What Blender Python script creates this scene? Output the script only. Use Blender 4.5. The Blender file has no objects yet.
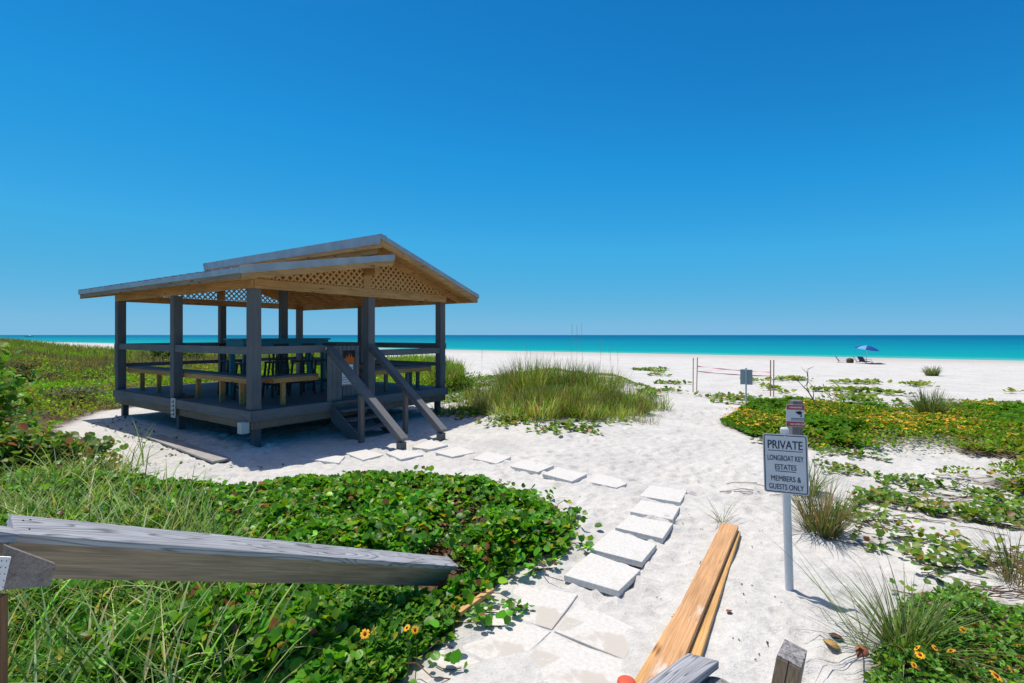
import bpy, bmesh, math, random
import numpy as np
from mathutils import Vector, Matrix, Quaternion

random.seed(7)
RNG = np.random.default_rng(11)
R = math.radians
scene = bpy.context.scene
COL = scene.collection

# ------------------------------------------------------------------ camera
F, CX, CY, H = 512.0, 512.0, 335.0, 2.1
cam_d = bpy.data.cameras.new('camera')
cam_d.lens = 18.0; cam_d.sensor_width = 36.0
cam_d.shift_y = -6.5 / 1024.0
cam_d.clip_start = 0.05; cam_d.clip_end = 60000
cam = bpy.data.objects.new('camera', cam_d)
cam.location = (0, 0, H); cam.rotation_euler = (R(90), 0, 0)
COL.objects.link(cam); scene.camera = cam

# ------------------------------------------------------------------ sky + sun
SUNV = Vector((-0.212, 0.22, 1.0)).normalized()
world = bpy.data.worlds.new('World'); scene.world = world; world.use_nodes = True
nt = world.node_tree
bg = nt.nodes['Background']
sky = nt.nodes.new('ShaderNodeTexSky'); sky.sky_type = 'NISHITA'; sky.sun_disc = False
sky.sun_elevation = math.asin(SUNV.z); sky.sun_rotation = math.atan2(SUNV.x, SUNV.y)
sky.altitude = 0; sky.air_density = 0.7; sky.dust_density = 0.0; sky.ozone_density = 3.0
# colour grade of the sky itself: deep azure above, pale blue at the horizon
sm = nt.nodes.new('ShaderNodeVectorMath'); sm.operation = 'SCALE'; sm.inputs['Scale'].default_value = 0.1
nt.links.new(sky.outputs[0], sm.inputs[0])
sp_n = nt.nodes.new('ShaderNodeSeparateColor'); cb_n = nt.nodes.new('ShaderNodeCombineColor'); nt.links.new(sm.outputs[0], sp_n.inputs[0])
for ch, stops in enumerate((((0,0),(.095,.009),(.136,.018),(.217,.055),(.4,.12),(.63,.20),(1,.24)),
                            ((0,0),(.12,.10),(.166,.185),(.237,.30),(.36,.41),(.75,.49),(1,.52)),
                            ((0,0),(.25,.32),(.337,.54),(.442,.71),(.591,.78),(.75,.74),(1,.80)))):
    cr = nt.nodes.new('ShaderNodeValToRGB'); e = cr.color_ramp.elements
    while len(e) < len(stops): e.new(.5)
    for q_, (p_, v_) in zip(e, stops): q_.position = p_; q_.color = (v_, v_, v_, 1)
    nt.links.new(sp_n.outputs[ch], cr.inputs[0]); nt.links.new(cr.outputs[0], cb_n.inputs[ch])
sx_n = nt.nodes.new('ShaderNodeVectorMath'); sx_n.operation = 'SCALE'; sx_n.inputs['Scale'].default_value = 10.0
# whitish glow of the air round the sun
tc_n = nt.nodes.new('ShaderNodeTexCoord'); dt_n = nt.nodes.new('ShaderNodeVectorMath'); dt_n.operation = 'DOT_PRODUCT'
dt_n.inputs[1].default_value = tuple(SUNV); nt.links.new(tc_n.outputs['Generated'], dt_n.inputs[0])
ar_n = nt.nodes.new('ShaderNodeValToRGB'); ae = ar_n.color_ramp.elements; ae[0].position = .72; ae[0].color = (0,0,0,1); ae[1].position = 1.0; ae[1].color = (.85,.62,.42,1)
ar_n.color_ramp.interpolation = 'EASE'
nt.links.new(dt_n.outputs['Value'], ar_n.inputs[0]); ad_n = nt.nodes.new('ShaderNodeVectorMath'); ad_n.operation = 'ADD'
nt.links.new(cb_n.outputs[0], ad_n.inputs[0]); nt.links.new(ar_n.outputs[0], ad_n.inputs[1])
nt.links.new(ad_n.outputs[0], sx_n.inputs[0]); nt.links.new(sx_n.outputs[0], bg.inputs['Color'])
bg.inputs['Strength'].default_value = 0.10
sd = bpy.data.lights.new('sun', 'SUN'); sd.energy = 4.6; sd.angle = R(0.53); sd.color = (1.0, 0.91, 0.79)
so = bpy.data.objects.new('sun', sd); COL.objects.link(so)
so.rotation_euler = SUNV.to_track_quat('Z', 'Y').to_euler()
scene.view_settings.view_transform = 'Standard'; scene.view_settings.look = 'None'
scene.view_settings.exposure = 0.0; scene.view_settings.gamma = 1.0
scene.cycles.max_bounces = 6; scene.cycles.diffuse_bounces = 3; scene.cycles.transparent_max_bounces = 4

# ------------------------------------------------------------------ node helpers
def mat(name, color=(.5,.5,.5), rough=.6, spec=.3, metallic=0.0):
    m = bpy.data.materials.new(name); m.use_nodes = True
    b = m.node_tree.nodes['Principled BSDF']
    b.inputs['Base Color'].default_value = (*color, 1); b.inputs['Roughness'].default_value = rough
    b.inputs['Specular IOR Level'].default_value = spec; b.inputs['Metallic'].default_value = metallic
    return m
def N(m, t, **kw):
    n = m.node_tree.nodes.new(t)
    for k, v in kw.items():
        if k in n.inputs: n.inputs[k].default_value = v
        else: setattr(n, k, v)
    return n
def L(m, a, b): m.node_tree.links.new(a, b)
def BS(m): return m.node_tree.nodes['Principled BSDF']
def ramp(m, fac, stops, interp='LINEAR'):
    r = N(m, 'ShaderNodeValToRGB'); r.color_ramp.interpolation = interp
    el = r.color_ramp.elements
    while len(el) < len(stops): el.new(0.5)
    for e, (p, c) in zip(el, stops):
        e.position = p; e.color = (*c, 1) if len(c) == 3 else c
    L(m, fac, r.inputs[0]); return r
def coords(m, kind='Object', scale=(1,1,1), rot=(0,0,0)):
    tc = N(m, 'ShaderNodeTexCoord'); mp = N(m, 'ShaderNodeMapping')
    mp.inputs['Scale'].default_value = scale; mp.inputs['Rotation'].default_value = rot
    L(m, tc.outputs[kind], mp.inputs[0]); return mp.outputs[0]
def noise(m, vec, scale, detail=4, rough=.55, dist=0.0):
    n = N(m, 'ShaderNodeTexNoise', Scale=scale, Detail=detail, Roughness=rough, Distortion=dist)
    if vec is not None: L(m, vec, n.inputs['Vector'])
    return n
def mixc(m, fac, a, b, mode='MIX'):
    x = N(m, 'ShaderNodeMix'); x.data_type = 'RGBA'; x.blend_type = mode
    for s, v in ((0, fac), (6, a), (7, b)):
        if hasattr(v, 'links'): L(m, v, x.inputs[s])
        elif isinstance(v, tuple): x.inputs[s].default_value = (*v, 1)
        else: x.inputs[s].default_value = v
    return x.outputs[2]
def bump(m, h, strength=.3, dist=.02, prev=None):
    b = N(m, 'ShaderNodeBump', Strength=strength, Distance=dist)
    L(m, h, b.inputs['Height'])
    if prev is not None: L(m, prev, b.inputs['Normal'])
    return b.outputs[0]
def mathn(m, op, a, b=None):
    x = N(m, 'ShaderNodeMath'); x.operation = op
    for i, v in enumerate((a, b)):
        if v is None: continue
        if hasattr(v, 'links'): L(m, v, x.inputs[i])
        else: x.inputs[i].default_value = v
    return x.outputs[0]

def wood(name, c1, c2, c3=None, axis=0, rough=.7, scale=1.0, grain=1.0, knots=True, bumps=.35):
    """board material whose grain runs along one object axis"""
    m = mat(name, c1, rough, .25)
    sc = [14*scale]*3; sc[axis] = 0.9*scale
    v = coords(m, 'Object', tuple(sc))
    n1 = noise(m, v, 1.0, 6, .6, 1.2)
    sc2 = [90*scale]*3; sc2[axis] = 2.5*scale
    v2 = coords(m, 'Object', tuple(sc2))
    n2 = noise(m, v2, 1.0, 3, .6)
    r1 = ramp(m, n1.outputs[0], [(.28, c1), (.55, c2), (.75, c1)])
    r2 = ramp(m, n2.outputs[0], [(.35, (.62,)*3), (.65, (1.08,)*3)])
    c = mixc(m, .8*grain, r1.outputs[0], r2.outputs[0], 'MULTIPLY')
    v3 = coords(m, 'Object', (1.3, 1.3, 1.3))
    n3 = noise(m, v3, 1.0, 4, .6)
    r3 = ramp(m, n3.outputs[0], [(.3, (.75,)*3), (.7, (1.12,)*3)])
    c = mixc(m, .8, c, r3.outputs[0], 'MULTIPLY')
    if knots:
        ks = [9*scale]*3; ks[axis] = 2.2*scale
        vo = N(m, 'ShaderNodeTexVoronoi', Scale=1.0); L(m, coords(m, 'Object', tuple(ks)), vo.inputs['Vector'])
        rk = ramp(m, vo.outputs['Distance'], [(.07, (1,1,1)), (.20, (0,0,0))])
        c = mixc(m, rk.outputs[0], c, c3 or tuple(x*.4 for x in c1))
    L(m, c, BS(m).inputs['Base Color'])
    L(m, bump(m, n2.outputs[0], bumps, .003, bump(m, n1.outputs[0], bumps, .006)), BS(m).inputs['Normal'])
    return m

# ------------------------------------------------------------------ numpy noise
_T = np.random.default_rng(5).random((256, 256))
def vnoise(x, y):
    x = np.asarray(x, float); y = np.asarray(y, float)
    xi = np.floor(x).astype(int); yi = np.floor(y).astype(int); fx = x-xi; fy = y-yi
    fx = fx*fx*(3-2*fx); fy = fy*fy*(3-2*fy)
    g = lambda a, b: _T[a & 255, b & 255]
    return (g(xi,yi)*(1-fx)+g(xi+1,yi)*fx)*(1-fy)+(g(xi,yi+1)*(1-fx)+g(xi+1,yi+1)*fx)*fy
def fbm(x, y, o=4):
    s = 0; a = 1; t = 0
    for i in range(o):
        s = s+a*vnoise(x*2**i+17.3*i, y*2**i+5.1*i); t += a; a *= .5
    return s/t
def sstep(a, b, x):
    t = np.clip((x-a)/(b-a), 0, 1); return t*t*(3-2*t)
def inpoly(x, y, poly):
    x = np.asarray(x); y = np.asarray(y); c = np.zeros(x.shape, bool); n = len(poly)
    for i in range(n):
        x1, y1 = poly[i]; x2, y2 = poly[(i+1) % n]
        if y1 == y2: continue
        k = ((y1 > y) != (y2 > y)) & (x < (x2-x1)*(y-y1)/(y2-y1)+x1)
        c ^= k
    return c
def G(px, py, z=0.0):
    Y = (H-z)*F/(py-CY); return ((px-CX)/F*Y, Y)
def P3(px, py, Y): return Vector(((px-CX)/F*Y, Y, H-(py-CY)/F*Y))
def shore_d(x, y): return (y+.614*x-75.9)*.852          # >0 seaward

def hgt(x, y):
    """ground height"""
    x = np.asarray(x, float); y = np.asarray(y, float)
    h = (fbm(x/3.1+40, y/3.1+9, 3)-.5)*.10 + (fbm(x/11+3, y/11+77, 2)-.5)*.16*sstep(14, 26, y)
    d = shore_d(x, y)
    # low dune on the far left
    h = h + (.22+.62*sstep(-.80, -1.0, x/np.maximum(y, .5)))*sstep(-9, -26, x)*sstep(16, 30, y)*sstep(-9, -26, d)*(0.75+.5*fbm(x/9, y/9, 3))
    h = h + .20*np.exp(-((x-1.1)**2/3.2+(y-13.5)**2/9))          # hummock under the dune grass
    h = h + .10*np.exp(-((x-8)**2/14+(y-10)**2/5))
    h = h*(1-sstep(-14, -3, d)) - .55*sstep(-12, 10, d) - 1.5*sstep(5, 60, d)
    return h

# ------------------------------------------------------------------ mesh helpers
class MB:
    def __init__(s): s.v = []; s.f = []
    def hexa(s, p):       # 8 points: bottom 4 ccw, top 4 ccw
        b = len(s.v); s.v += [tuple(q) for q in p]
        for f in ((3,2,1,0),(4,5,6,7),(0,1,5,4),(1,2,6,5),(2,3,7,6),(3,0,4,7)): s.f.append(tuple(b+i for i in f))
        return s
    def box(s, x0, x1, y0, y1, z0, z1):
        return s.hexa([(x0,y0,z0),(x1,y0,z0),(x1,y1,z0),(x0,y1,z0),(x0,y0,z1),(x1,y0,z1),(x1,y1,z1),(x0,y1,z1)])
    def beam(s, a, b, w, h, up=(0,0,1)):
        """rectangular bar from a to b, w across, h along up"""
        a = Vector(a); b = Vector(b); d = (b-a).normalized(); up = Vector(up)
        sx = d.cross(up).normalized(); u = sx.cross(d).normalized()
        o = [(-w/2,-h/2),(w/2,-h/2),(w/2,h/2),(-w/2,h/2)]
        A = [a+sx*i+u*j for i, j in o]; B = [b+sx*i+u*j for i, j in o]
        k = len(s.v); s.v += [tuple(q) for q in A+B]
        for f in ((0,1,2,3),(7,6,5,4),(0,4,5,1),(1,5,6,2),(2,6,7,3),(3,7,4,0)): s.f.append(tuple(k+i for i in f))
        return s
    def tube(s, pts, rad, n=8, caps=True):
        pts = [Vector(p) for p in pts]; k = len(s.v); m = len(pts)
        if not hasattr(rad, '__len__'): rad = [rad]*m
        for i, p in enumerate(pts):
            d = (pts[min(i+1, m-1)]-pts[max(i-1, 0)]).normalized()
            a = Vector((0,0,1)) if abs(d.z) < .9 else Vector((1,0,0))
            u = d.cross(a).normalized(); w = d.cross(u)
            for j in range(n):
                t = 2*math.pi*j/n; s.v.append(tuple(p+(u*math.cos(t)+w*math.sin(t))*rad[i]))
        for i in range(m-1):
            for j in range(n):
                a = k+i*n+j; b = k+i*n+(j+1) % n
                s.f.append((a, a+n, b+n, b))
        if caps:
            s.f.append(tuple(k+j for j in range(n))); s.f.append(tuple(k+(m-1)*n+j for j in reversed(range(n))))
        return s
    def lathe(s, c, prof, n=20):
        k = len(s.v)
        for r, z in prof:
            for j in range(n):
                t = 2*math.pi*j/n; s.v.append((c[0]+r*math.cos(t), c[1]+r*math.sin(t), c[2]+z))
        for i in range(len(prof)-1):
            for j in range(n):
                a = k+i*n+j; b = k+i*n+(j+1) % n; s.f.append((a, b, b+n, a+n))
        s.f.append(tuple(k+j for j in reversed(range(n)))); s.f.append(tuple(k+(len(prof)-1)*n+j for j in range(n)))
        return s
    def build(s, name, m, parent=None, bevel=0.0, smooth=False):
        me = bpy.data.meshes.new(name); me.from_pydata(s.v, [], s.f); me.update()
        if m: me.materials.append(m)
        bm_ = bmesh.new(); bm_.from_mesh(me); bmesh.ops.recalc_face_normals(bm_, faces=bm_.faces); bm_.to_mesh(me); bm_.free()
        if smooth: me.polygons.foreach_set('use_smooth', [True]*len(me.polygons))
        o = bpy.data.objects.new(name, me); COL.objects.link(o)
        if parent: o.parent = parent
        if bevel:
            b = o.modifiers.new('bevel', 'BEVEL'); b.width = bevel; b.segments = 2; b.limit_method = 'ANGLE'
        return o
def tag(o, label=None, cat=None, group=None, kind=None):
    if label: o['label'] = label
    if cat: o['category'] = cat
    if group: o['group'] = group
    if kind: o['kind'] = kind
    return o
def empty(name, loc=(0,0,0), rz=0, rot=None):
    o = bpy.data.objects.new(name, None); o.location = loc; o.rotation_euler = rot or (0,0,rz)
    o.empty_display_size = .2; COL.objects.link(o); return o
def npmesh(name, V, Fq, m, parent=None, col=None, loc=(0,0,0)):
    """V (n,3), Fq (k,4) or (k,3) int; col per-face colour"""
    V = np.ascontiguousarray(V, np.float32); Fq = np.ascontiguousarray(Fq, np.int32)
    me = bpy.data.meshes.new(name); nf, c = Fq.shape
    me.vertices.add(len(V)); me.vertices.foreach_set('co', V.ravel())
    me.loops.add(nf*c); me.loops.foreach_set('vertex_index', Fq.ravel())
    me.polygons.add(nf); me.polygons.foreach_set('loop_start', np.arange(nf, dtype=np.int32)*c)
    me.update(calc_edges=True); me.validate()
    if col is not None:
        at = me.attributes.new('tint', 'FLOAT_COLOR', 'FACE')
        cc = np.ones((nf, 4), np.float32); cc[:, :3] = col; at.data.foreach_set('color', cc.ravel())
    me.materials.append(m)
    o = bpy.data.objects.new(name, me); o.location = loc; COL.objects.link(o)
    if parent: o.parent = parent
    return o

# ------------------------------------------------------------------ vegetation generators
LEAF_OVAL = (np.array([(0,0,0),(-.30,.35,.08),(-.28,.75,.07),(0,1,-.03),(.28,.75,.07),(.30,.35,.08)]), np.array([(0,3,2,1),(0,5,4,3)]))
LEAF_ROUND = (np.array([(0,0,0),(-.50,.25,.14),(-.48,.80,.16),(0,.90,-.02),(.48,.80,.16),(.50,.25,.14)]), np.array([(0,3,2,1),(0,5,4,3)]))
LEAF_NARROW = (np.array([(0,0,0),(-.16,.35,.03),(-.12,.75,.02),(0,1,-.06),(.12,.75,.02),(.16,.35,.03)]), np.array([(0,3,2,1),(0,5,4,3)]))
_o = [(0,0,0),(.22,.04,.05),(.44,.22,.12),(.50,.50,.16),(.42,.78,.14),(.20,.95,.06),(0,.86,-.02)]
_L = [(-a, b_, c_) for a, b_, c_ in _o[1:6]]; _R = _o[1:6]
# 0 base, 1-5 left edge, 6 tip notch, 7-11 right edge, 12/13 on the midrib
LEAF_HD = (np.array([_o[0]]+_L+[_o[6]]+_R+[(0,.30,.0)]),
           np.array([(0,12,2,1),(12,4,3,2),(12,6,5,4),(0,7,8,12),(12,8,9,10),(12,10,11,6)]))
def leaves(P, size, cols, shape=LEAF_ROUND, tilt=(.1, .9), rng=RNG):
    """P (n,3) leaf bases -> V,F,C"""
    n = len(P); T, Fc = shape; k = len(T)
    yaw = rng.random(n)*2*np.pi; til = tilt[0]+(tilt[1]-tilt[0])*rng.random(n); rol = rng.normal(0, .35, n)
    size = np.broadcast_to(size, n)*(.65+.6*rng.random(n))
    t = T[None]*size[:, None, None]
    x, y, z = t[..., 0], t[..., 1], t[..., 2]
    c, s = np.cos(rol)[:, None], np.sin(rol)[:, None]; x, z = x*c+z*s, -x*s+z*c
    c, s = np.cos(til)[:, None], np.sin(til)[:, None]; y, z = y*c-z*s, y*s+z*c
    c, s = np.cos(yaw)[:, None], np.sin(yaw)[:, None]; x, y = x*c-y*s, x*s+y*c
    V = np.stack([x, y, z], -1)+P[:, None, :]
    Fa = (Fc[None]+(np.arange(n)*k)[:, None, None]).reshape(-1, 4)
    return V.reshape(-1, 3), Fa, np.repeat(cols, len(Fc), 0)
def blades(P, length, width, cols, lean=(.1,.6), bend=(.3,1.0), rng=RNG, yaw=None, seg=5, drop=True):
    n = len(P); length = np.broadcast_to(length, n)*(.55+.6*rng.random(n))
    yaw = rng.random(n)*2*np.pi if yaw is None else yaw
    a0 = lean[0]+(lean[1]-lean[0])*rng.random(n); bd = bend[0]+(bend[1]-bend[0])*rng.random(n)
    pos = np.zeros((n, seg+1, 2)); 
    for i in range(seg):
        a = a0+bd*(i+.5)/seg
        pos[:, i+1, 0] = pos[:, i, 0]+np.sin(a)*length/seg; pos[:, i+1, 1] = pos[:, i, 1]+np.cos(a)*length/seg
    dx, dy = np.cos(yaw), np.sin(yaw)
    w = np.broadcast_to(width, n)*.5*(.7+.6*rng.random(n))
    prof = np.array([.8, 1, .95, .8, .5, .05, .05, .05][:seg]+[.05])
    if seg == 3: prof = np.array([.9, 1, .7, .05])
    tw = rng.normal(0, .5, n)
    V = np.zeros((n, seg+1, 2, 3))
    for k, sg in enumerate((-1, 1)):
        off = sg*w[:, None]*prof[None]
        V[:, :, k, 0] = P[:, None, 0]+pos[:, :, 0]*dx[:, None]-off*(np.sin(yaw+tw))[:, None]
        V[:, :, k, 1] = P[:, None, 1]+pos[:, :, 0]*dy[:, None]+off*(np.cos(yaw+tw))[:, None]
        V[:, :, k, 2] = P[:, None, 2]+pos[:, :, 1]
    base = (np.arange(n)*(seg+1)*2)[:, None]+(np.arange(seg)*2)[None]
    Fa = np.stack([base, base+1, base+3, base+2], -1).reshape(-1, 4)
    return V.reshape(-1, 3), Fa, np.repeat(cols, seg, 0)
def cat_geo(parts):
    Vs, Fs, Cs = [], [], []; o = 0
    for V, Fa, C in parts:
        Vs.append(V); Fs.append(Fa+o); Cs.append(C); o += len(V)
    return np.concatenate(Vs), np.concatenate(Fs), np.concatenate(Cs)
def tint(n, base, var=.25, hue=.12, rng=RNG):
    base = np.array(base)
    k = np.exp(rng.normal(0, var, n))[:, None]; h = rng.normal(0, hue, n)[:, None]
    return np.clip(base[None]*k*np.concatenate([1+h, 1+0*h, 1-h*.5], 1), .004, .9)
def pick(n, options, rng=RNG):
    """options [(weight, base, var)]"""
    w = np.array([o[0] for o in options], float); w /= w.sum()
    idx = rng.choice(len(options), n, p=w); out = np.zeros((n, 3))
    for i, o in enumerate(options):
        k = idx == i; out[k] = tint(k.sum(), o[1], o[2] if len(o) > 2 else .25, rng=rng)
    return out
def scatter(poly, n, rng=RNG, dens=None):
    a = np.array(poly); lo, hi = a.min(0), a.max(0); out = []; got = 0
    while got < n:
        x = lo[0]+(hi[0]-lo[0])*rng.random(n*2); y = lo[1]+(hi[1]-lo[1])*rng.random(n*2)
        k = inpoly(x, y, poly)
        if dens is not None: k &= rng.random(len(x)) < dens(x, y)
        out.append(np.stack([x[k], y[k]], 1)); got += k.sum()
        if len(out) > 60: break
    return np.concatenate(out)[:n]

def leafmat(name, rough=.5, transl=.35, spec=.35):
    m = mat(name, (.1,.2,.03), rough, spec)
    a = N(m, 'ShaderNodeAttribute'); a.attribute_name = 'tint'
    L(m, a.outputs['Color'], BS(m).inputs['Base Color'])
    tr = N(m, 'ShaderNodeBsdfTranslucent'); 
    c2 = mixc(m, 1.0, a.outputs['Color'], (1.5, 1.35, .6), 'MULTIPLY'); L(m, c2, tr.inputs['Color'])
    mx = N(m, 'ShaderNodeMixShader'); mx.inputs[0].default_value = transl
    out = m.node_tree.nodes['Material Output']
    L(m, BS(m).outputs[0], mx.inputs[1]); L(m, tr.outputs[0], mx.inputs[2]); L(m, mx.outputs[0], out.inputs['Surface'])
    return m
M_leaf = leafmat('leaf_green', .42, .35, .36); M_grass = leafmat('grass_blade', .55, .3, .25)
M_far = leafmat('far_foliage', .65, .35, .12)
M_twig = mat('dry_twig', (.13,.09,.06), .9, .1)

# ------------------------------------------------------------------ planted areas (world polygons)
veg_mat = [G(*p) for p in ((-500,500,.2),(-60,480,.2),(60,470,.2),(130,476,.2),(200,478,.22),(232,484,.2),(300,472,.22),(380,468,.22),(440,470,.22),(480,477,.2),
           (520,487,.2),(553,503,.15),(570,520,.12),(566,548,.05),(545,562,0),(520,572,0),(497,586,0),(470,604,0),(455,625,0),(442,640,0),(425,652,0),(400,683,0),(370,730,0),(300,900,0),(-900,900,0))]
veg_field = [(-8.2,7.6),(-8.6,9.2),(-10.2,11.5),(-11.3,14.0),(-11.0,15.2),(-8.8,19.0),(-5.6,18.2),(-3.0,17.0),(-2.2,18.2),(-2.3,24),(-3.0,32),(-5,40),(-10,44),(-20,48),(-36,50),(-62,64),(-95,80),(-95,30),(-40,12),(-20,6)]
veg_clump = [G(*p) for p in ((462,392),(500,420),(560,432),(600,425),(640,412),(660,404),(655,390),(620,378),(560,372),(500,374),(465,380))]
veg_right = [G(*p) for p in ((722,425),(745,408),(800,404),(860,408),(900,412),(960,408),(1024,412),(1150,412),(1300,430),(1300,520),(1080,505),(1020,497),(975,490),(925,484),(880,470),(850,462),(826,457),(790,448),(752,440))]
veg_near_right = [G(*p) for p in ((905,604),(960,590),(1010,620),(1100,600),(1300,640),(1300,760),(880,760),(868,683),(885,640))]
def patch_right(x, y):
    k = sstep(10.8, 8.2, y); return (1-k)+k*sstep(.46, .56, fbm(x/1.2+31, y/.8+12, 3))
def veg_cover(x, y):
    c = np.zeros(np.shape(x))
    for p, s in ((veg_mat, 1), (veg_field, 1), (veg_clump, .55), (veg_right, 1), (veg_near_right, 1)):
        c = np.maximum(c, inpoly(x, y, p)*s*(patch_right(x, y) if p is veg_right else 1))
    return c

# ------------------------------------------------------------------ ground sheet
def axis(dense0, dense1, step, lo, hi, growth=1.10):
    a = list(np.arange(dense0, dense1+1e-6, step)); s = step
    while a[-1] < hi: s *= growth; a.append(a[-1]+s)
    s = step; b = []; v = dense0
    while v > lo: s *= growth; v -= s; b.append(v)
    return np.array(b[::-1]+a)
gx = axis(-7, 9, .045, -400, 400, 1.06); gy = axis(2.2, 15.5, .045, -60, 420, 1.05)
GX, GY = np.meshgrid(gx, gy); GZ = hgt(GX, GY)
near = sstep(1.5, 2.4, GY)*sstep(60, 20, GY)*sstep(-16, -9, GX)*sstep(16, 10, GX)
# trampled sand: overlapping foot-sized dimples with soft rims
r2 = np.random.default_rng(3)
dim = np.zeros_like(GZ)
n_d = 7500
dxs = -7+18*r2.random(n_d); dys = 2.3+17*r2.random(n_d)
for x, y in zip(dxs, dys):
    w = .05+.06*r2.random(); a = r2.normal(R(60), .5); dep = .012+.026*r2.random(); rr = .36
    i0, i1 = np.searchsorted(gx, (x-rr, x+rr)); j0, j1 = np.searchsorted(gy, (y-rr, y+rr))
    if i1 <= i0 or j1 <= j0: continue
    X = GX[j0:j1, i0:i1]-x; Y = GY[j0:j1, i0:i1]-y
    u = (X*math.cos(a)+Y*math.sin(a))/(w*1.7); v = (-X*math.sin(a)+Y*math.cos(a))/w
    q = u*u+v*v
    dim[j0:j1, i0:i1] += dep*(-np.exp(-q*1.3)+.55*np.exp(-(np.sqrt(q)-1.25)**2*6))
cov = veg_cover(GX, GY)
calm = np.clip(fbm(GX/1.7+3, GY/1.7+8, 2)*1.7-.15, .25, 1)
pave = [G(*p) for p in ((515,572),(660,628),(640,720),(380,740),(440,640))]
pave2 = [(.35,2.3),(.95,2.3),(2.75,5.35),(2.2,5.65)]
pv = np.zeros_like(GZ)
for ox, oy in ((0,0),(.08,.0),(-.08,.0),(0,.08),(0,-.08)): pv += (inpoly(GX+ox, GY+oy, pave) | inpoly(GX+ox, GY+oy, pave2))/5
GZ = GZ+near*(dim*calm*(1-pv)*(1-.5*cov)+(fbm(GX/.5, GY/.5, 3)-.5)*.035)
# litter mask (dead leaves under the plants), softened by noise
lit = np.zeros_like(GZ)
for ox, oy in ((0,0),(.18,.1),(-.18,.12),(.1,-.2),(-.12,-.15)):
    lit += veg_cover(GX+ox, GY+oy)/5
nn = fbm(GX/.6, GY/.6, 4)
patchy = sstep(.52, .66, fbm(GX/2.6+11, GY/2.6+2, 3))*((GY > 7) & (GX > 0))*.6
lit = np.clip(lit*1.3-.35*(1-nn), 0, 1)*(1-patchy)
GZ = GZ*(1-pv)+pv*(-.014+.070*fbm(GX/.45+5, GY/.45+3, 3))
nxv, nyv = len(gx), len(gy)
V = np.stack([GX, GY, GZ], -1).reshape(-1, 3)
I = np.arange(nxv*nyv).reshape(nyv, nxv)
Fq = np.stack([I[:-1,:-1], I[:-1,1:], I[1:,1:], I[1:,:-1]], -1).reshape(-1, 4)
def far_hgt(x, y): return hgt(x, y)
M_sand = mat('white_sand', (.74,.73,.71), .95, .08)
m = M_sand
geo = N(m, 'ShaderNodeNewGeometry')
n1 = noise(m, geo.outputs['Position'], .9, 5, .6); n2 = noise(m, geo.outputs['Position'], 9, 5, .65); n3 = noise(m, geo.outputs['Position'], 60, 3, .6)
c = ramp(m, n1.outputs[0], [(.3, (.52,.53,.52)), (.5, (.585,.59,.575)), (.72, (.65,.655,.635))]).outputs[0]
c = mixc(m, .75, c, ramp(m, n2.outputs[0], [(.3, (.78,.77,.76)), (.6, (1.04,1.04,1.04))]).outputs[0], 'MULTIPLY')
c = mixc(m, .5, c, ramp(m, n3.outputs[0], [(.28, (.70,.68,.66)), (.5, (1,1,1))]).outputs[0], 'MULTIPLY')
# darker specks: shell grit and bits of plant
vo = N(m, 'ShaderNodeTexVoronoi', Scale=5.0); L(m, geo.outputs['Position'], vo.inputs['Vector'])
n5 = noise(m, geo.outputs['Position'], 1.7, 3, .6)
sp = mathn(m, 'MULTIPLY', ramp(m, vo.outputs['Distance'], [(.035, (1,1,1)), (.07, (0,0,0))]).outputs[0], ramp(m, n5.outputs[0], [(.5, (0,0,0)), (.62, (1,1,1))]).outputs[0])
c = mixc(m, sp, c, (.30,.25,.20))
sxy = N(m, 'ShaderNodeSeparateXYZ'); L(m, geo.outputs['Position'], sxy.inputs[0])
wet = mathn(m, 'MULTIPLY', mathn(m, 'SUBTRACT', mathn(m, 'ADD', sxy.outputs[1], mathn(m, 'MULTIPLY', sxy.outputs[0], .614)), 75.9), .852)
wv = N(m, 'ShaderNodeMapRange'); wv.inputs['From Min'].default_value = -16; wv.inputs['From Max'].default_value = -2; L(m, mathn(m, 'ADD', wet, mathn(m, 'MULTIPLY', n1.outputs[0], 6.0)), wv.inputs['Value'])
c = mixc(m, wv.outputs[0], c, (.43,.39,.37))          # damp sand along the water
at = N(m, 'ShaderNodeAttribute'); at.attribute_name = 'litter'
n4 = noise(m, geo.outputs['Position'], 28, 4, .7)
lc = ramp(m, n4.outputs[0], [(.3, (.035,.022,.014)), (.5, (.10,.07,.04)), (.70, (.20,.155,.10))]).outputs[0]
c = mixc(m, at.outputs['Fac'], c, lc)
L(m, c, BS(m).inputs['Base Color'])
bp = bump(m, n3.outputs[0], .35, .004, bump(m, n2.outputs[0], .8, .05))
L(m, bp, BS(m).inputs['Normal'])
ground = npmesh('ground', V, Fq, M_sand)
tag(ground, kind='structure')
al = ground.data.attributes.new('litter', 'FLOAT', 'POINT'); al.data.foreach_set('value', lit.ravel().astype(np.float32))
ground.data.polygons.foreach_set('use_smooth', np.ones(len(ground.data.polygons), bool))
def gz(x, y):
    """interpolated height of the built ground sheet"""
    x = np.asarray(x, float); y = np.asarray(y, float)
    i = np.clip(np.searchsorted(gx, x)-1, 0, nxv-2); j = np.clip(np.searchsorted(gy, y)-1, 0, nyv-2)
    fx = (x-gx[i])/(gx[i+1]-gx[i]); fy = (y-gy[j])/(gy[j+1]-gy[j])
    return (GZ[j,i]*(1-fx)+GZ[j,i+1]*fx)*(1-fy)+(GZ[j+1,i]*(1-fx)+GZ[j+1,i+1]*fx)*fy

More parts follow.
